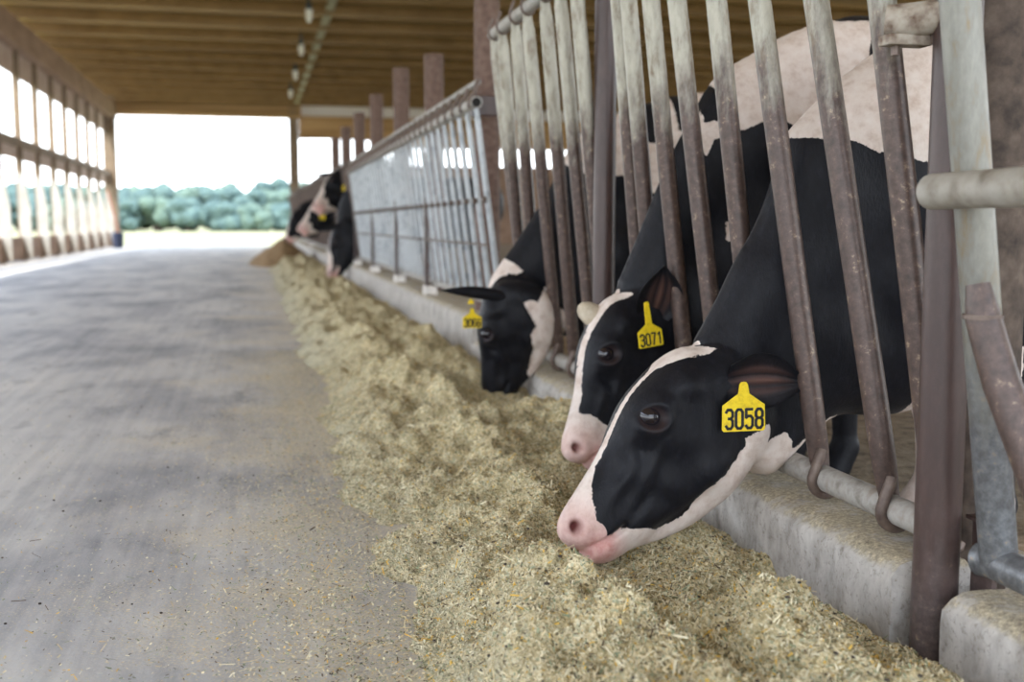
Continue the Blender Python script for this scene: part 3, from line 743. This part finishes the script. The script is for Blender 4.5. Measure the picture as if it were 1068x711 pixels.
def ear_arrays(base, tip, up, W, cup, nsign, thick=.0035):
    base = np.array(base, float); tip = np.array(tip, float); d = tip-base; L = np.linalg.norm(d); d /= L
    s = np.array(up, float); s -= d*(s@d); s /= np.linalg.norm(s); nn = np.cross(d, s)*nsign
    A = np.linspace(0, 1, 22); B = np.linspace(-1, 1, 19); V = []; inner = []
    for side in (0, 1):
        for a in A:
            wdt = W*(.36+.64*math.sin(math.pi*min(1, a*.80+.12)))*(1-a**3)**.6 if a < 1 else .0015
            for b in B:
                cc = cup*(1-.55*a)*(b*b)                        # edges rise towards the opening side
                roll = .012*math.sin(a*2.4)
                p = base+d*(a*L)+s*(b*wdt*(1-.12*a)+roll)+nn*(cc-(0 if side else thick))
                if side: p = p+nn*(.0022*math.cos(b*15)*math.sin(math.pi*a)*(abs(b) < .62))
                V.append(p); inner.append((.9*max(0, 1-abs(b*1.25))*math.sin(math.pi*min(1, a*1.1+.05))*(.55+.45*math.cos(b*15))) if side else 0)
    nb = len(B); na = len(A); F = []
    for side in (0, 1):
        o = side*na*nb
        for i in range(na-1):
            for j in range(nb-1):
                q = (o+i*nb+j, o+i*nb+j+1, o+(i+1)*nb+j+1, o+(i+1)*nb+j); F.append(q if side else q[::-1])
    o = na*nb
    for i in range(na-1): F.append((i*nb, (i+1)*nb, o+(i+1)*nb, o+i*nb)); F.append((i*nb+nb-1, o+i*nb+nb-1, o+(i+1)*nb+nb-1, (i+1)*nb+nb-1))
    for j in range(nb-1): e = (na-1)*nb; F.append((e+j, e+j+1, o+e+j+1, o+e+j))
    return np.array(V), np.array(F), np.array(inner)
# pen-side body: side outline in metres (x from shoulder), inflated
def px_poly(pts, Y): return [tuple(UP(p[0], p[1], Y=Y)[[0, 2]]) if len(p) == 2 else (p[0], p[1]) for p in pts]
GLY = {'0': [[(0,1),(0,6),(.8,7),(2.2,7),(3,6),(3,1),(2.2,0),(.8,0),(0,1)]],
 '3': [[(0,6),(.8,7),(2.2,7),(3,6),(3,4.5),(2.2,3.7),(1.1,3.7)], [(2.2,3.7),(3,2.9),(3,1),(2.2,0),(.8,0),(0,1)]],
 '5': [[(2.9,7),(.1,7),(.1,3.9),(.9,4.5),(2.2,4.5),(3,3.6),(3,1),(2.2,0),(.8,0),(0,1)]],
 '8': [[(.8,3.7),(0,4.5),(0,6),(.8,7),(2.2,7),(3,6),(3,4.5),(2.2,3.7),(.8,3.7),(0,2.9),(0,1),(.8,0),(2.2,0),(3,1),(3,2.9),(2.2,3.7)]],
 '7': [[(0,7),(3,7),(2.0,3.8),(1.1,0)]], '1': [[(.5,5.7),(1.9,7),(1.9,0)]],
 '6': [[(3,6),(2.2,7),(.8,7),(0,6),(0,1),(.8,0),(2.2,0),(3,1),(3,2.9),(2.2,3.9),(.8,3.9),(0,3)]]}
def ear_tag(parent, c, right, up, W, text, Hr=1.0, nl=1.13):
    """c: middle of the tag body's lower edge"""
    r = np.array(right, float); r /= np.linalg.norm(r); u = np.array(up, float); u -= r*(u@r); u /= np.linalg.norm(u); nrm = np.cross(r, u)
    if nrm @ (CAM-np.array(c)) < 0: nrm = -nrm
    c = np.array(c, float)
    half = [(0, 0), (.46, 0), (.50, .04), (.49, .60), (.13, .86), (.095, nl-.06), (.06, nl-.01), (0, nl)]
    out = [(x, y) for x, y in half] + [(-x, y) for x, y in half[::-1][1:-1]]
    n = len(out); vs = []
    for off, k in ((-.0012, 1), (-.0004, 1.012), (.0012, 1)):
        vs += [c+r*x*W*k+u*(y*W*Hr)+nrm*off for x, y in out]
    ccw = np.dot(np.cross(r, u), nrm) > 0
    fs = [tuple(range(n))[::-1], tuple(range(2*n, 3*n))] + [(l*n+i, l*n+(i+1) % n, (l+1)*n+(i+1) % n, (l+1)*n+i) for l in (0, 1) for i in range(n)]
    if not ccw: fs = [f[::-1] for f in fs]
    t = MB().add(vs, fs).build('ear_tag', M['tag'], parent, smooth=False)
    t['label'] = 'yellow ear tag' + (' numbered ' + text if text else '')
    MB().tube([c+u*(nl-.10)*W*Hr-nrm*.004, c+u*(nl-.10)*W*Hr+nrm*.005], W*.085, 14, up=tuple(u)).build('tag_stud', M['tag'], t)
    if text:
        g_ = MB(); gw = .165*W; gh = .43*W*Hr; x0 = -.425*W; st = .5*(.066*W)
        for k, ch in enumerate(text):
            ox = x0+k*.232*W
            for line in GLY[ch]:
                P = [c+r*(ox+p[0]/3*gw*.93+.012*W)+u*(.07*W+p[1]/7*gh) + nrm*.0014 for p in line]
                for a, b in zip(P[:-1], P[1:]):
                    d = b-a; d /= np.linalg.norm(d); q = np.cross(nrm, d)
                    a2, b2 = a-d*st*.55, b+d*st*.55
                    g_.add([a2+q*st, b2+q*st, b2-q*st, a2-q*st, a2+q*st+nrm*.0004, b2+q*st+nrm*.0004, b2-q*st+nrm*.0004, a2-q*st+nrm*.0004],
                           [(4, 7, 6, 5), (0, 1, 2, 3), (0, 4, 5, 1), (1, 5, 6, 2), (2, 6, 7, 3), (3, 7, 4, 0)])
        g_.build('tag_number', M['ink'], t, smooth=False)
    return t
def eyeball(parent, head, r, near=True):
    r = r*1.2
    hw = head.half(664, 435)
    c = head.at(664, 435, hw-r*.42, near)
    mb = MB(); vs = []; n1, n2 = 16, 24
    for i in range(n1+1):
        for j in range(n2):
            a = math.pi*i/n1; b = 2*math.pi*j/n2; vs.append(c+r*np.array((math.sin(a)*math.cos(b), math.sin(a)*math.sin(b), math.cos(a))))
    fs = [(i*n2+j, (i+1)*n2+j, (i+1)*n2+(j+1) % n2, i*n2+(j+1) % n2) for i in range(n1) for j in range(n2)]
    e = mb.add(vs, fs).build('eye', M['eye'], parent)
    return c
def build_cow(label, head, Yc, body, WB, legs, white_body, headpaint, ears, name='dairy_cow', fine=.005, necks=None, lids=True, xr=None):
    """body: list of (x,z) outline metres; WB: half-width controls (x,z,w)"""
    hc = [head.at(px, py, s*.13) for px, py in ((583, 549), (716, 364), (640, 588), (817, 450), (640, 440)) for s in (-1, 1)]
    hmin = np.min(hc, 0)-.03; hmax = np.max(hc, 0)+.03
    bx = [p[0] for p in body]; bz = [p[1] for p in body]
    X0 = min(hmin[0], min(bx)-.03); X1 = max(bx)+.04; Z0 = -.02; Z1 = max(max(bz), hmax[2])+.04
    cst = max(.018, fine*2.2)
    xs = axis_steps([(X0, min(hmax[0], X1-.1), fine), (min(hmax[0], X1-.1), X1, cst)])
    ylo, yhi = Yc-.36, Yc+.36; ya, yb = min(hmin[1], Yc-.1), max(hmax[1], Yc+.1)
    segs = []
    if ylo < ya: segs.append((ylo, ya, cst))
    segs.append((ya, yb, fine))
    if yb < yhi: segs.append((yb, yhi, cst))
    ys = axis_steps(segs)
    zb = max(hmin[2], .0)
    zt_ = min(hmax[2], Z1-.05)
    zs = axis_steps([(Z0-.03, zb, cst)]*(1 if zb > Z0 else 0) + [(zb, zt_, fine), (zt_, Z1, cst)]) if zb > Z0-.02 else axis_steps([(Z0-.03, zt_, fine), (zt_, Z1, cst)])
    Xg, Zg = np.meshgrid(xs, zs, indexing='ij')
    bp = smooth_poly(body, 2)
    t = -poly_sdf(np.stack([Xg, Zg], -1), bp)
    num = 0; den = 0
    for (cx, cz, v, R) in WB:
        ww = 1/((Xg-cx)**2+(Zg-cz)**2+.004)**1.6; num = num+ww*np.array([v, R])[:, None, None]; den = den+ww
    W, R = num/den
    u = np.clip(t/R, 0, 1); h = W*np.sqrt(1-(1-u)**2)
    tt = t
    Fb = np.where(t[:, None, :] > 0, np.abs(ys-Yc)[None, :, None]-h[:, None, :], np.hypot((ys-Yc)[None, :, None], np.minimum(t, 0)[:, None, :]))
    F = Fb.astype(np.float32)
    def region(lo, hi):
        return (slice(max(0, np.searchsorted(xs, lo[0])-1), np.searchsorted(xs, hi[0])+1), slice(max(0, np.searchsorted(ys, lo[1])-1), np.searchsorted(ys, hi[1])+1),
                slice(max(0, np.searchsorted(zs, lo[2])-1), np.searchsorted(zs, hi[2])+1))
    def apply(fn, lo, hi, k):
        r = region(lo, hi); X, Y, Z = np.meshgrid(xs[r[0]], ys[r[1]], zs[r[2]], indexing='ij')
        F[r] = smin(F[r], fn(X, Y, Z), k)
    for (a, b, ra, rb, k) in legs + (necks or []):
        a = np.array(a); b = np.array(b); rm = max(ra, rb)+k+.02
        apply(lambda X, Y, Z: cone(X, Y, Z, a, b, ra, rb), np.minimum(a, b)-rm, np.maximum(a, b)+rm, k)
    apply(head.field, hmin-.02, hmax+.02, .045)
    V, Q = surface_nets(F, xs, ys, zs)
    # light smoothing
    for _ in range(2):
        acc = np.zeros_like(V); cnt = np.zeros(len(V))
        for a, b in ((0, 1), (1, 2), (2, 3), (3, 0)):
            np.add.at(acc, Q[:, a], V[Q[:, b]]); np.add.at(cnt, Q[:, a], 1)
        ok = cnt > 0; V[ok] = V[ok]*.55+.45*acc[ok]/cnt[ok][:, None]
    # coat
    px, py, c = head.to_px(V[:, 0], V[:, 1], V[:, 2]); PP = np.stack([px, py], -1)
    hf = head.field(V[:, 0], V[:, 1], V[:, 2])
    wb = np.full(len(V), -1.0)
    for pol in white_body['white']: wb = np.maximum(wb, -poly_sdf(V[:, [0, 2]], pol))
    for pol in white_body.get('black', []): wb = np.minimum(wb, poly_sdf(V[:, [0, 2]], pol))
    wh = np.full(len(V), -1.0)
    for pol in headpaint['white']: wh = np.maximum(wh, -poly_sdf(PP, pol)*head.m)
    if 'blaze' in headpaint:   # (top px, half width) along the face line
        bl = headpaint['blaze']; al = ((V-head.P)@head.u)/head.L
        bw_ = np.interp(al, [q[0] for q in bl], [q[1] for q in bl]); t2 = tab(T_TAB, px, py)
        dors = ((px-POLL0[0])*VN[0]+(py-POLL0[1])*VN[1]) < 58
        wh = np.maximum(wh, np.where(dors, bw_-np.abs(c), -1))
    for pol in headpaint.get('black', []): wh = np.minimum(wh, poly_sdf(PP, pol)*head.m)
    onhead = hf < .012
    onhead &= (px < 822) & (py > 352)
    wb2 = np.where(px > 765, wb, -1)
    whv = np.where(onhead, np.maximum(wh, wb2), wb)
    pink = np.clip(1.25-np.hypot(px-600, py-556)/38, 0, 1)*.6 + np.clip(1.2-np.hypot(px-628, py-574)/26, 0, 1)*.8
    pink = np.clip(pink, 0, 1)*onhead*headpaint.get('pink', 1)+.08
    inner = .14*np.exp(-((np.hypot(px-664, py-437)-10)/3.5)**2)*onhead
    Vs = [V]; Fs = [Q]; WH = [whv]; PK = [pink]; IN = [inner]; DK = [np.clip(1.35*np.exp(-(((px-594)/5.5)**2+((py-547)/7.5)**2)), 0, 1)*onhead*headpaint.get('pink', 1)]; off = len(V)
    for e in ears:
        ev, ef, ei = ear_arrays(*e[:6]); Vs.append(ev); Fs.append(ef+off); off += len(ev)
        WH.append(np.full(len(ev), -.5)); PK.append(np.zeros(len(ev))); IN.append(ei); DK.append(np.zeros(len(ev)))
    root = empty(name, (Yc*0+1.9, Yc, .03)); tag(root, label, 'cow', 'cows at the feed rail')
    o = np_mesh('body', np.concatenate(Vs), np.concatenate(Fs), M['coat'], root, attrs={'wh': np.concatenate(WH), 'pink': np.concatenate(PK), 'inner': np.concatenate(IN), 'dk': np.concatenate(DK)})
    for nr in (True, False): eyeball(root, head, .0235*head.m/.00212, nr)
    return root, o

def legset(Yc, fx=1.86, hxx=3.0, sc=1.0, lo=.03):
    L = []
    for s in (-1, 1):
        y = Yc+s*.15
        L += [((fx-.02, y, .75), (fx-.01, y, .48), .11, .065, .05), ((fx-.01, y, .48), (fx, y, .34), .062, .05, .03), ((fx, y, .34), (fx+.01, y, .12), .046, .038, .02), ((fx+.01, y, .12), (fx-.03, y, .05), .045, .055, .02)]
        y = Yc+s*.19
        L += [((hxx, y, .95), (hxx-.12, y, .62), .20, .11, .06), ((hxx-.12, y, .62), (hxx+.1, y, .42), .09, .055, .04), ((hxx+.1, y, .42), (hxx+.06, y, .13), .05, .04, .02), ((hxx+.06, y, .13), (hxx+.02, y, .05), .045, .055, .02)]
    return L
def torso(top_pts, bot_pts, zw=1.42):
    """neck/withers outline points, then a generic barrel and rump"""
    rear = [(2.2, zw+.02), (2.6, zw-.01), (2.95, zw+.03), (3.2, zw-.0), (3.33, zw-.15), (3.36, zw-.4), (3.28, .82), (3.1, .72), (2.9, .62), (2.6, .5), (2.3, .46), (2.0, .42), (1.85, .40)]
    return list(top_pts)+rear+list(bot_pts)
def WBs(sh=.26):
    return [(1.0, .75, .085, .14), (1.22, .33, .105, .06), (1.10, .42, .11, .07), (1.20, .45, .10, .09), (1.1, .6, .09, .12), (1.25, .95, .088, .15), (1.25, .6, .09, .15), (1.33, .8, .09, .16), (1.42, 1.0, .11, .18), (1.45, .6, .15, .2), (1.6, 1.1, .16, .26), (1.65, .7, .23, .28),
            (1.9, .9, sh, .34), (2.3, .9, .32, .42), (2.8, .9, .31, .42), (3.2, 1.1, .22, .3), (1.7, 1.3, .12, .25), (2.6, .6, .28, .3)]

# ---- cow 3058 (nearest)
Y1 = 2.60
P1 = UP(716, 364, Y=Y1-.02); N1 = UP(583, 549, Y=2.50)
vd = UP(803, 490, Y=Y1-.03)-P1
h1 = Head(P1, N1, vd, m=.00222)
top1 = px_poly([(722, 362), (735, 338), (749, 312), (768, 270), (786, 242), (802, 203), (812, 165), (824, 132), (865, 94), (907, 58), (950, 36)], Y1) + [(1.85, 1.41)]
bot1 = px_poly([(960, 420), (930, 432), (895, 432), (870, 430), (845, 445), (815, 478), (790, 500), (760, 470), (730, 410)], Y1)
w1 = [px_poly([(812, 152), (825, 125), (905, 45), (1000, 0), (1200, -20), (1200, 200), (960, 178), (944, 171), (930, 172), (915, 168), (903, 158), (888, 162), (870, 150), (850, 149), (835, 146), (822, 144)], Y1),
      px_poly([(921, 366), (935, 356), (955, 352), (1010, 352), (1010, 600), (930, 600), (927, 420), (934, 395)], Y1)]
hp1 = {'white': [[(560, 500), (592, 500), (604, 508), (603, 520), (612, 528), (614, 540), (624, 546), (628, 556), (638, 556), (646, 549), (665, 550), (690, 553), (708, 546), (722, 532), (731, 514), (751, 495), (764, 478), (774, 464), (772, 457), (781, 452), (800, 442), (805, 450), (807, 460), (821, 452), (845, 440), (845, 620), (560, 620)]],
       'blaze': [(-.2, .055), (.05, .062), (.12, .05), (.19, .012), (.5, .012), (.7, .016), (.85, .05)]}
hp1_b = {'white': w1 + [px_poly([(805, 450), (808, 461), (822, 452), (838, 442), (850, 430), (862, 428), (862, 480), (820, 520), (760, 530), (745, 505), (764, 478), (774, 464), (772, 457), (781, 452), (800, 442)], Y1)]}
e1 = [(h1.at(745, 398, .10), UP(841, 403, Y=2.43), (-.12, 0, 1), .078, .03, 1.0), (h1.at(748, 398, .085, False), h1.at(748, 398, .085, False)+np.array((.13, .12, .02)), (0, 0, 1), .044, .035, -1.0)]
cow1, _ = build_cow('nearest cow, black with yellow ear tag 3058 and white jaw, eating feed', h1, Y1, torso(top1, bot1, 1.42), WBs(), legset(Y1), hp1_b, hp1, e1, fine=.0046)
tb = UP(775.5, 449.5, Y=2.42); sc1 = (tb-CAM)@Fv/FPX
ear_tag(cow1, tb, (1, -.12, .02), (0, 0, 1), 46*sc1, '3058', 1.0)

# ---- cow 3071
Y2 = UP(700, 200, X=1.27)[1]+.115 if False else 3.37
P2 = UP(640, 309, X=1.17); P2[1] = Y2-.02; P2 = UP(641, 309, Y=Y2-.02); N2 = UP(588, 470, Y=Y2-.13)
v2 = np.array((1.0, .22, -.12))
h2 = Head(P2, N2, v2, m=.0022)
top2 = px_poly([(640, 306), (655, 272), (670, 236), (684, 200), (702, 158), (722, 122), (742, 82), (790, 53), (836, 29), (880, 19)], Y2) + [(2.0, 1.53)]
bot2 = px_poly([(845, 400), (800, 420), (760, 415), (735, 420), (715, 430), (690, 410), (660, 350)], Y2)
w2 = [px_poly([(725, 165), (733, 148), (750, 142), (775, 132), (795, 130), (812, 138), (830, 146), (900, 150), (1000, 160), (1000, -20), (700, -20), (700, 100)], Y2),
      px_poly([(742, 230), (750, 237), (758, 240), (757, 248), (743, 251)], Y2)]
b2 = [px_poly([(725, 90), (740, 90), (746, 110), (742, 128), (727, 130)], Y2), px_poly([(868, 24), (1000, 28), (1000, -30), (850, -30)], Y2), px_poly([(889, 48), (905, 40), (930, 45), (925, 66), (888, 74), (884, 64)], Y2)]
hp2 = {'white': [[(560, 520), (600, 500), (625, 510), (640, 525), (652, 540), (668, 548), (670, 600), (560, 600)]],
       'blaze': [(-.25, .07), (.0, .06), (.12, .034), (.3, .019), (.55, .02), (.75, .03), (.85, .06)], 'pink': .9}
e2 = [(h2.at(748, 402, .085), UP(690, 276, Y=Y2-.17), (1, -.1, -.3), .078, .03, -1.0), (h2.at(752, 392, .08, False), h2.at(752, 392, .08, False)+np.array((.05, .16, .03)), (0, 0, 1), .05, .03, 1.0)]
cow2, _ = build_cow('second cow, white blaze and pink nose, ear tag 3071, between bars', h2, Y2, torso(top2, bot2, 1.50), WBs(), legset(Y2), {'white': w2, 'black': b2}, hp2, e2, fine=.0055)
tb = UP(679.5, 361.5, Y=Y2-.20); sc2 = (tb-CAM)@Fv/FPX
ear_tag(cow2, tb, (1, .1, .14), (-.16, 0, 1), 28*sc2, '3071', 1.0, 1.7)
hb0, hb1, hb2, hb3, hb4 = UP(630, 338, Y=Y2+.01), UP(617, 328, Y=Y2-.01), UP(610, 323, Y=Y2-.015), UP(605, 320, Y=Y2-.015), UP(603, 319, Y=Y2-.015)
MB().tube([hb0, hb1, hb2, hb3, hb4], [.040, .037, .031, .018, .003], 16).build('horn_bud', M['bud'], cow2)

# ---- cow 3066
Y3 = 4.90
P3 = UP(512, 302, Y=Y3-.05); N3 = UP(504, 411, Y=Y3+.02)
h3 = Head(P3, N3, (1.0, -.25, .0), m=.0021)
top3 = px_poly([(506, 300), (520, 278), (535, 258), (552, 232), (566, 210), (578, 188), (590, 160), (606, 136), (640, 121), (668, 110), (700, 100)], Y3) + [(2.1, 1.46)]
bot3 = px_poly([(640, 370), (610, 360), (590, 350), (575, 345), (562, 355), (545, 360), (525, 330)], Y3)
w3 = [px_poly([(497, 312), (512, 280), (522, 268), (530, 272), (541, 281), (534, 286), (527, 284), (520, 292), (514, 300), (512, 308)], Y3),
      px_poly([(584, 165), (592, 180), (612, 184), (640, 185), (662, 200), (690, 212), (760, 215), (760, 60), (580, 60)], Y3),
      px_poly([(530, 315), (545, 310), (560, 318), (575, 316), (590, 330), (580, 360), (560, 380), (530, 360)], Y3)]
b3 = [px_poly([(604, 130), (619, 130), (620, 160), (607, 156)], Y3), px_poly([(664, 100), (678, 100), (679, 152), (665, 150)], Y3), px_poly([(695, 90), (709, 90), (708, 144), (697, 138)], Y3)]
hp3 = {'white': [[(850, 400), (795, 430), (780, 450), (775, 470), (745, 480), (735, 510), (715, 530), (700, 548), (690, 556), (690, 600), (850, 600)]], 'pink': .4}
e3 = [(h3.at(748, 395, .08), UP(459, 305, Y=Y3-.16), (0, 0, 1), .031, .02, 1.0)]
cow3, _ = build_cow('third cow, black face bent straight down, ear tag 3066', h3, Y3, torso(top3, bot3, 1.46), WBs(), legset(Y3), {'white': w3, 'black': b3}, hp3, e3, fine=.0065)
tb = UP(492.5, 342, Y=Y3-.22); sc3 = (tb-CAM)@Fv/FPX
ear_tag(cow3, tb, (1, .1, .0), (0, 0, 1), 20.5*sc3, '3066', .9)
tb = UP(491, 317, Y=Y3-.21)
ear_tag(cow3, tb, (1, .1, .0), (-.3, 0, 1), 6*sc3, '', .9)

# ---- distant cows
def far_cow(label, Y, poll, nose, ventral, top, bot, whead, blaze, earp, wbody=None, tagp=None, fine=.011, zw=1.45, mm=.0022):
    P = UP(poll[0], poll[1], Y=Y); Nn = UP(nose[0], nose[1], Y=Y+nose[2])
    h = Head(P, Nn, ventral, m=mm)
    ears = []
    for (bp, tp, dy, sg) in earp:
        base = h.at(748, 395, .075, dy < 0); ears.append((base, UP(tp[0], tp[1], Y=Y+dy), (0, 0, 1), .045, .03, sg))
    cw, _ = build_cow(label, h, Y, torso(px_poly(top, Y)+[(1.95, zw)], px_poly(bot, Y), zw), WBs(), legset(Y), {'white': wbody or []}, {'white': whead, 'blaze': blaze, 'pink': .8}, ears, fine=fine)
    if tagp:
        for q in tagp:
            tb = UP(q[0], q[1], Y=Y+q[2]); s = (tb-CAM)@Fv/FPX; ear_tag(cw, tb, (1, .1, 0), (0, 0, 1), q[3]*s, '', 1.3)
    return cw
muz = [[(560, 500), (604, 508), (612, 528), (628, 556), (650, 549), (700, 560), (700, 620), (560, 620)]]
YA = 15.7
far_cow('distant cow with head raised over the feed, white face and yellow tag', YA, (354, 176), (325, 216, -.3), (.75, -.1, -.65), [(352, 176), (358, 173), (364, 178), (370, 185), (380, 186)], [(378, 238), (368, 240), (362, 230), (358, 213)],
        muz, [(-.2, .05), (.2, .06), (.6, .06), (.9, .08)], [(0, (329, 182), .3, 1), (0, (363, 204), -.2, -1)], tagp=[(360, 199, -.32, 6)], mm=.0027)
far_cow('distant cow with head bent down to the feed beneath the raised head', YA-.8, (352, 232), (341, 287, -.1), (1, -.1, 0), [(350, 228), (355, 208), (362, 195), (374, 188)], [(376, 262), (366, 262), (358, 258)],
        [[(560, 500), (592, 500), (600, 540), (612, 580), (560, 620)]], [(0, .02), (.5, .05), (.9, .07)], [(0, (333, 242), -.1, 1)], mm=.0026)
far_cow('farther cow turned to the alley, white forehead, behind the raised head', 18.3, (338, 206), (310, 238, -.2), (.7, 0, -.7), [(338, 205), (344, 201), (350, 199), (360, 196)], [(362, 244), (350, 246), (343, 238)],
        muz, [(-.2, .04), (.2, .06), (.6, .06), (.9, .08)], [(0, (346, 232), -.2, -1)], tagp=[(336, 229, -.3, 6)], mm=.0027)
far_cow('farthest cow, small and dark, nosing the brown heap', 23.5, (310, 218), (296, 250, -.2), (.9, 0, -.4), [(310, 216), (316, 211), (322, 209), (330, 206)], [(334, 246), (322, 248), (314, 242)],
        muz, [(0, .02), (.9, .06)], [(0, (312, 238), -.2, -1)], mm=.0028)

# ================================================================== LAMPS, STRIP, YARD THINGS
gs = MB().box((1.70, 19, 5.45), (.09, 25, .02)); tag(gs.build('trim_8', M['greenpaint'], smooth=False), kind='structure')
for k, (px, py) in enumerate(((322, 10), (314, 47), (308, 74), (303, 94))):
    p = UP(px, py, Z=5.2)
    R = empty('ceiling_lamp', tuple(p)); tag(R, ['ceiling lamp nearest the camera, at the top edge of the picture', 'second hanging ceiling lamp from the camera', 'third hanging ceiling lamp from the camera', 'farthest hanging ceiling lamp, above the end post'][k], 'lamp', 'ceiling lamps over the alley')
    MB().tube([p+np.array((0, 0, .25)), p+np.array((0, 0, .10)), p+np.array((0, 0, .0))], [.02, .05, .075], 14).build('lamp_cap', M['lampdark'], R)
    MB().tube([p+np.array((0, 0, .0)), p+np.array((0, 0, -.16)), p+np.array((0, 0, -.26))], [.075, .065, .03], 14).build('lamp_globe', M['lampwhite'], R)
    MB().tube([p+np.array((0, 0, .4)), p+np.array((0, 0, .24))], .012, 8).build('stem', M['lampdark'], R)
b = UP(122, 253, Z=0)
tag(MB().tube([(-4.55, 41.2, .02), (-4.95, 41.0, 2.0)], [(.10, .03)]*2, 4).build('leaning_plank', M['red'], smooth=False), 'reddish plank leaning on the far end of the left wall', 'plank')
tag(MB().tube([(-4.62, 40.6, .0), (-4.62, 40.6, .5), (-4.62, 40.6, .55)], [.17, .2, .15], 14).build('dark_bucket', M['navy']), 'dark bucket standing at the foot of the leaning plank', 'bucket')

# trees beyond the field
def blob_tree(x, y, hgt, wd, mat, seed):
    r_ = random.Random(seed); R = empty('broadleaf_tree', (x, y, -.2))
    MB().tube([(x, y, -.2), (x+.1, y, hgt*.5)], [.28, .16], 8).build('trunk', M['bark'], R)
    mb = MB(); n1, n2 = 12, 16
    for q in range(16):
        a = r_.uniform(0, 6.28); rr = r_.random()**.5*wd*.33; cz = hgt*(.16+.72*r_.random()*(1-rr/wd*.6)); rad = wd*r_.uniform(.17, .25)
        cx, cy = x+rr*math.cos(a), y+rr*math.sin(a); vs = []
        cz = min(cz, hgt-rad*.9)
        ph = r_.uniform(0, 9)
        for i in range(n1+1):
            for j in range(n2):
                t = math.pi*i/n1; p = 2*math.pi*j/n2; k = 1+.13*math.sin(5*p+ph)*math.sin(4*t+ph)+.10*math.sin(9*t+3*p+ph)+r_.uniform(-.06, .06)
                vs.append((cx+rad*k*math.sin(t)*math.cos(p), cy+rad*k*math.sin(t)*math.sin(p), cz+rad*.85*k*math.cos(t)))
        mb.add(vs, [(i*n2+j, (i+1)*n2+j, (i+1)*n2+(j+1) % n2, i*n2+(j+1) % n2) for i in range(n1) for j in range(n2)])
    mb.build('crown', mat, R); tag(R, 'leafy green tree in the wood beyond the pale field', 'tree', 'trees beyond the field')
k = 0
for row, (y, n, wd) in enumerate(((152, 27, 5.4), (160, 26, 5.8), (168, 25, 6.2))):
    for i in range(n):
        x = -58+108*(i+.5+.25*(row % 2))/n + random.uniform(-.5, .5); k += 1
        hh = (random.uniform(3.4, 4.8), random.uniform(5.8, 6.8), random.uniform(7.0, 7.6)+.6*math.sin(x*.11+.6))[row]
        blob_tree(x, y+random.uniform(-1, 1), hh, wd, M['hazed_leaf'] if k % 3 else M['hazed_leaf2'], k)
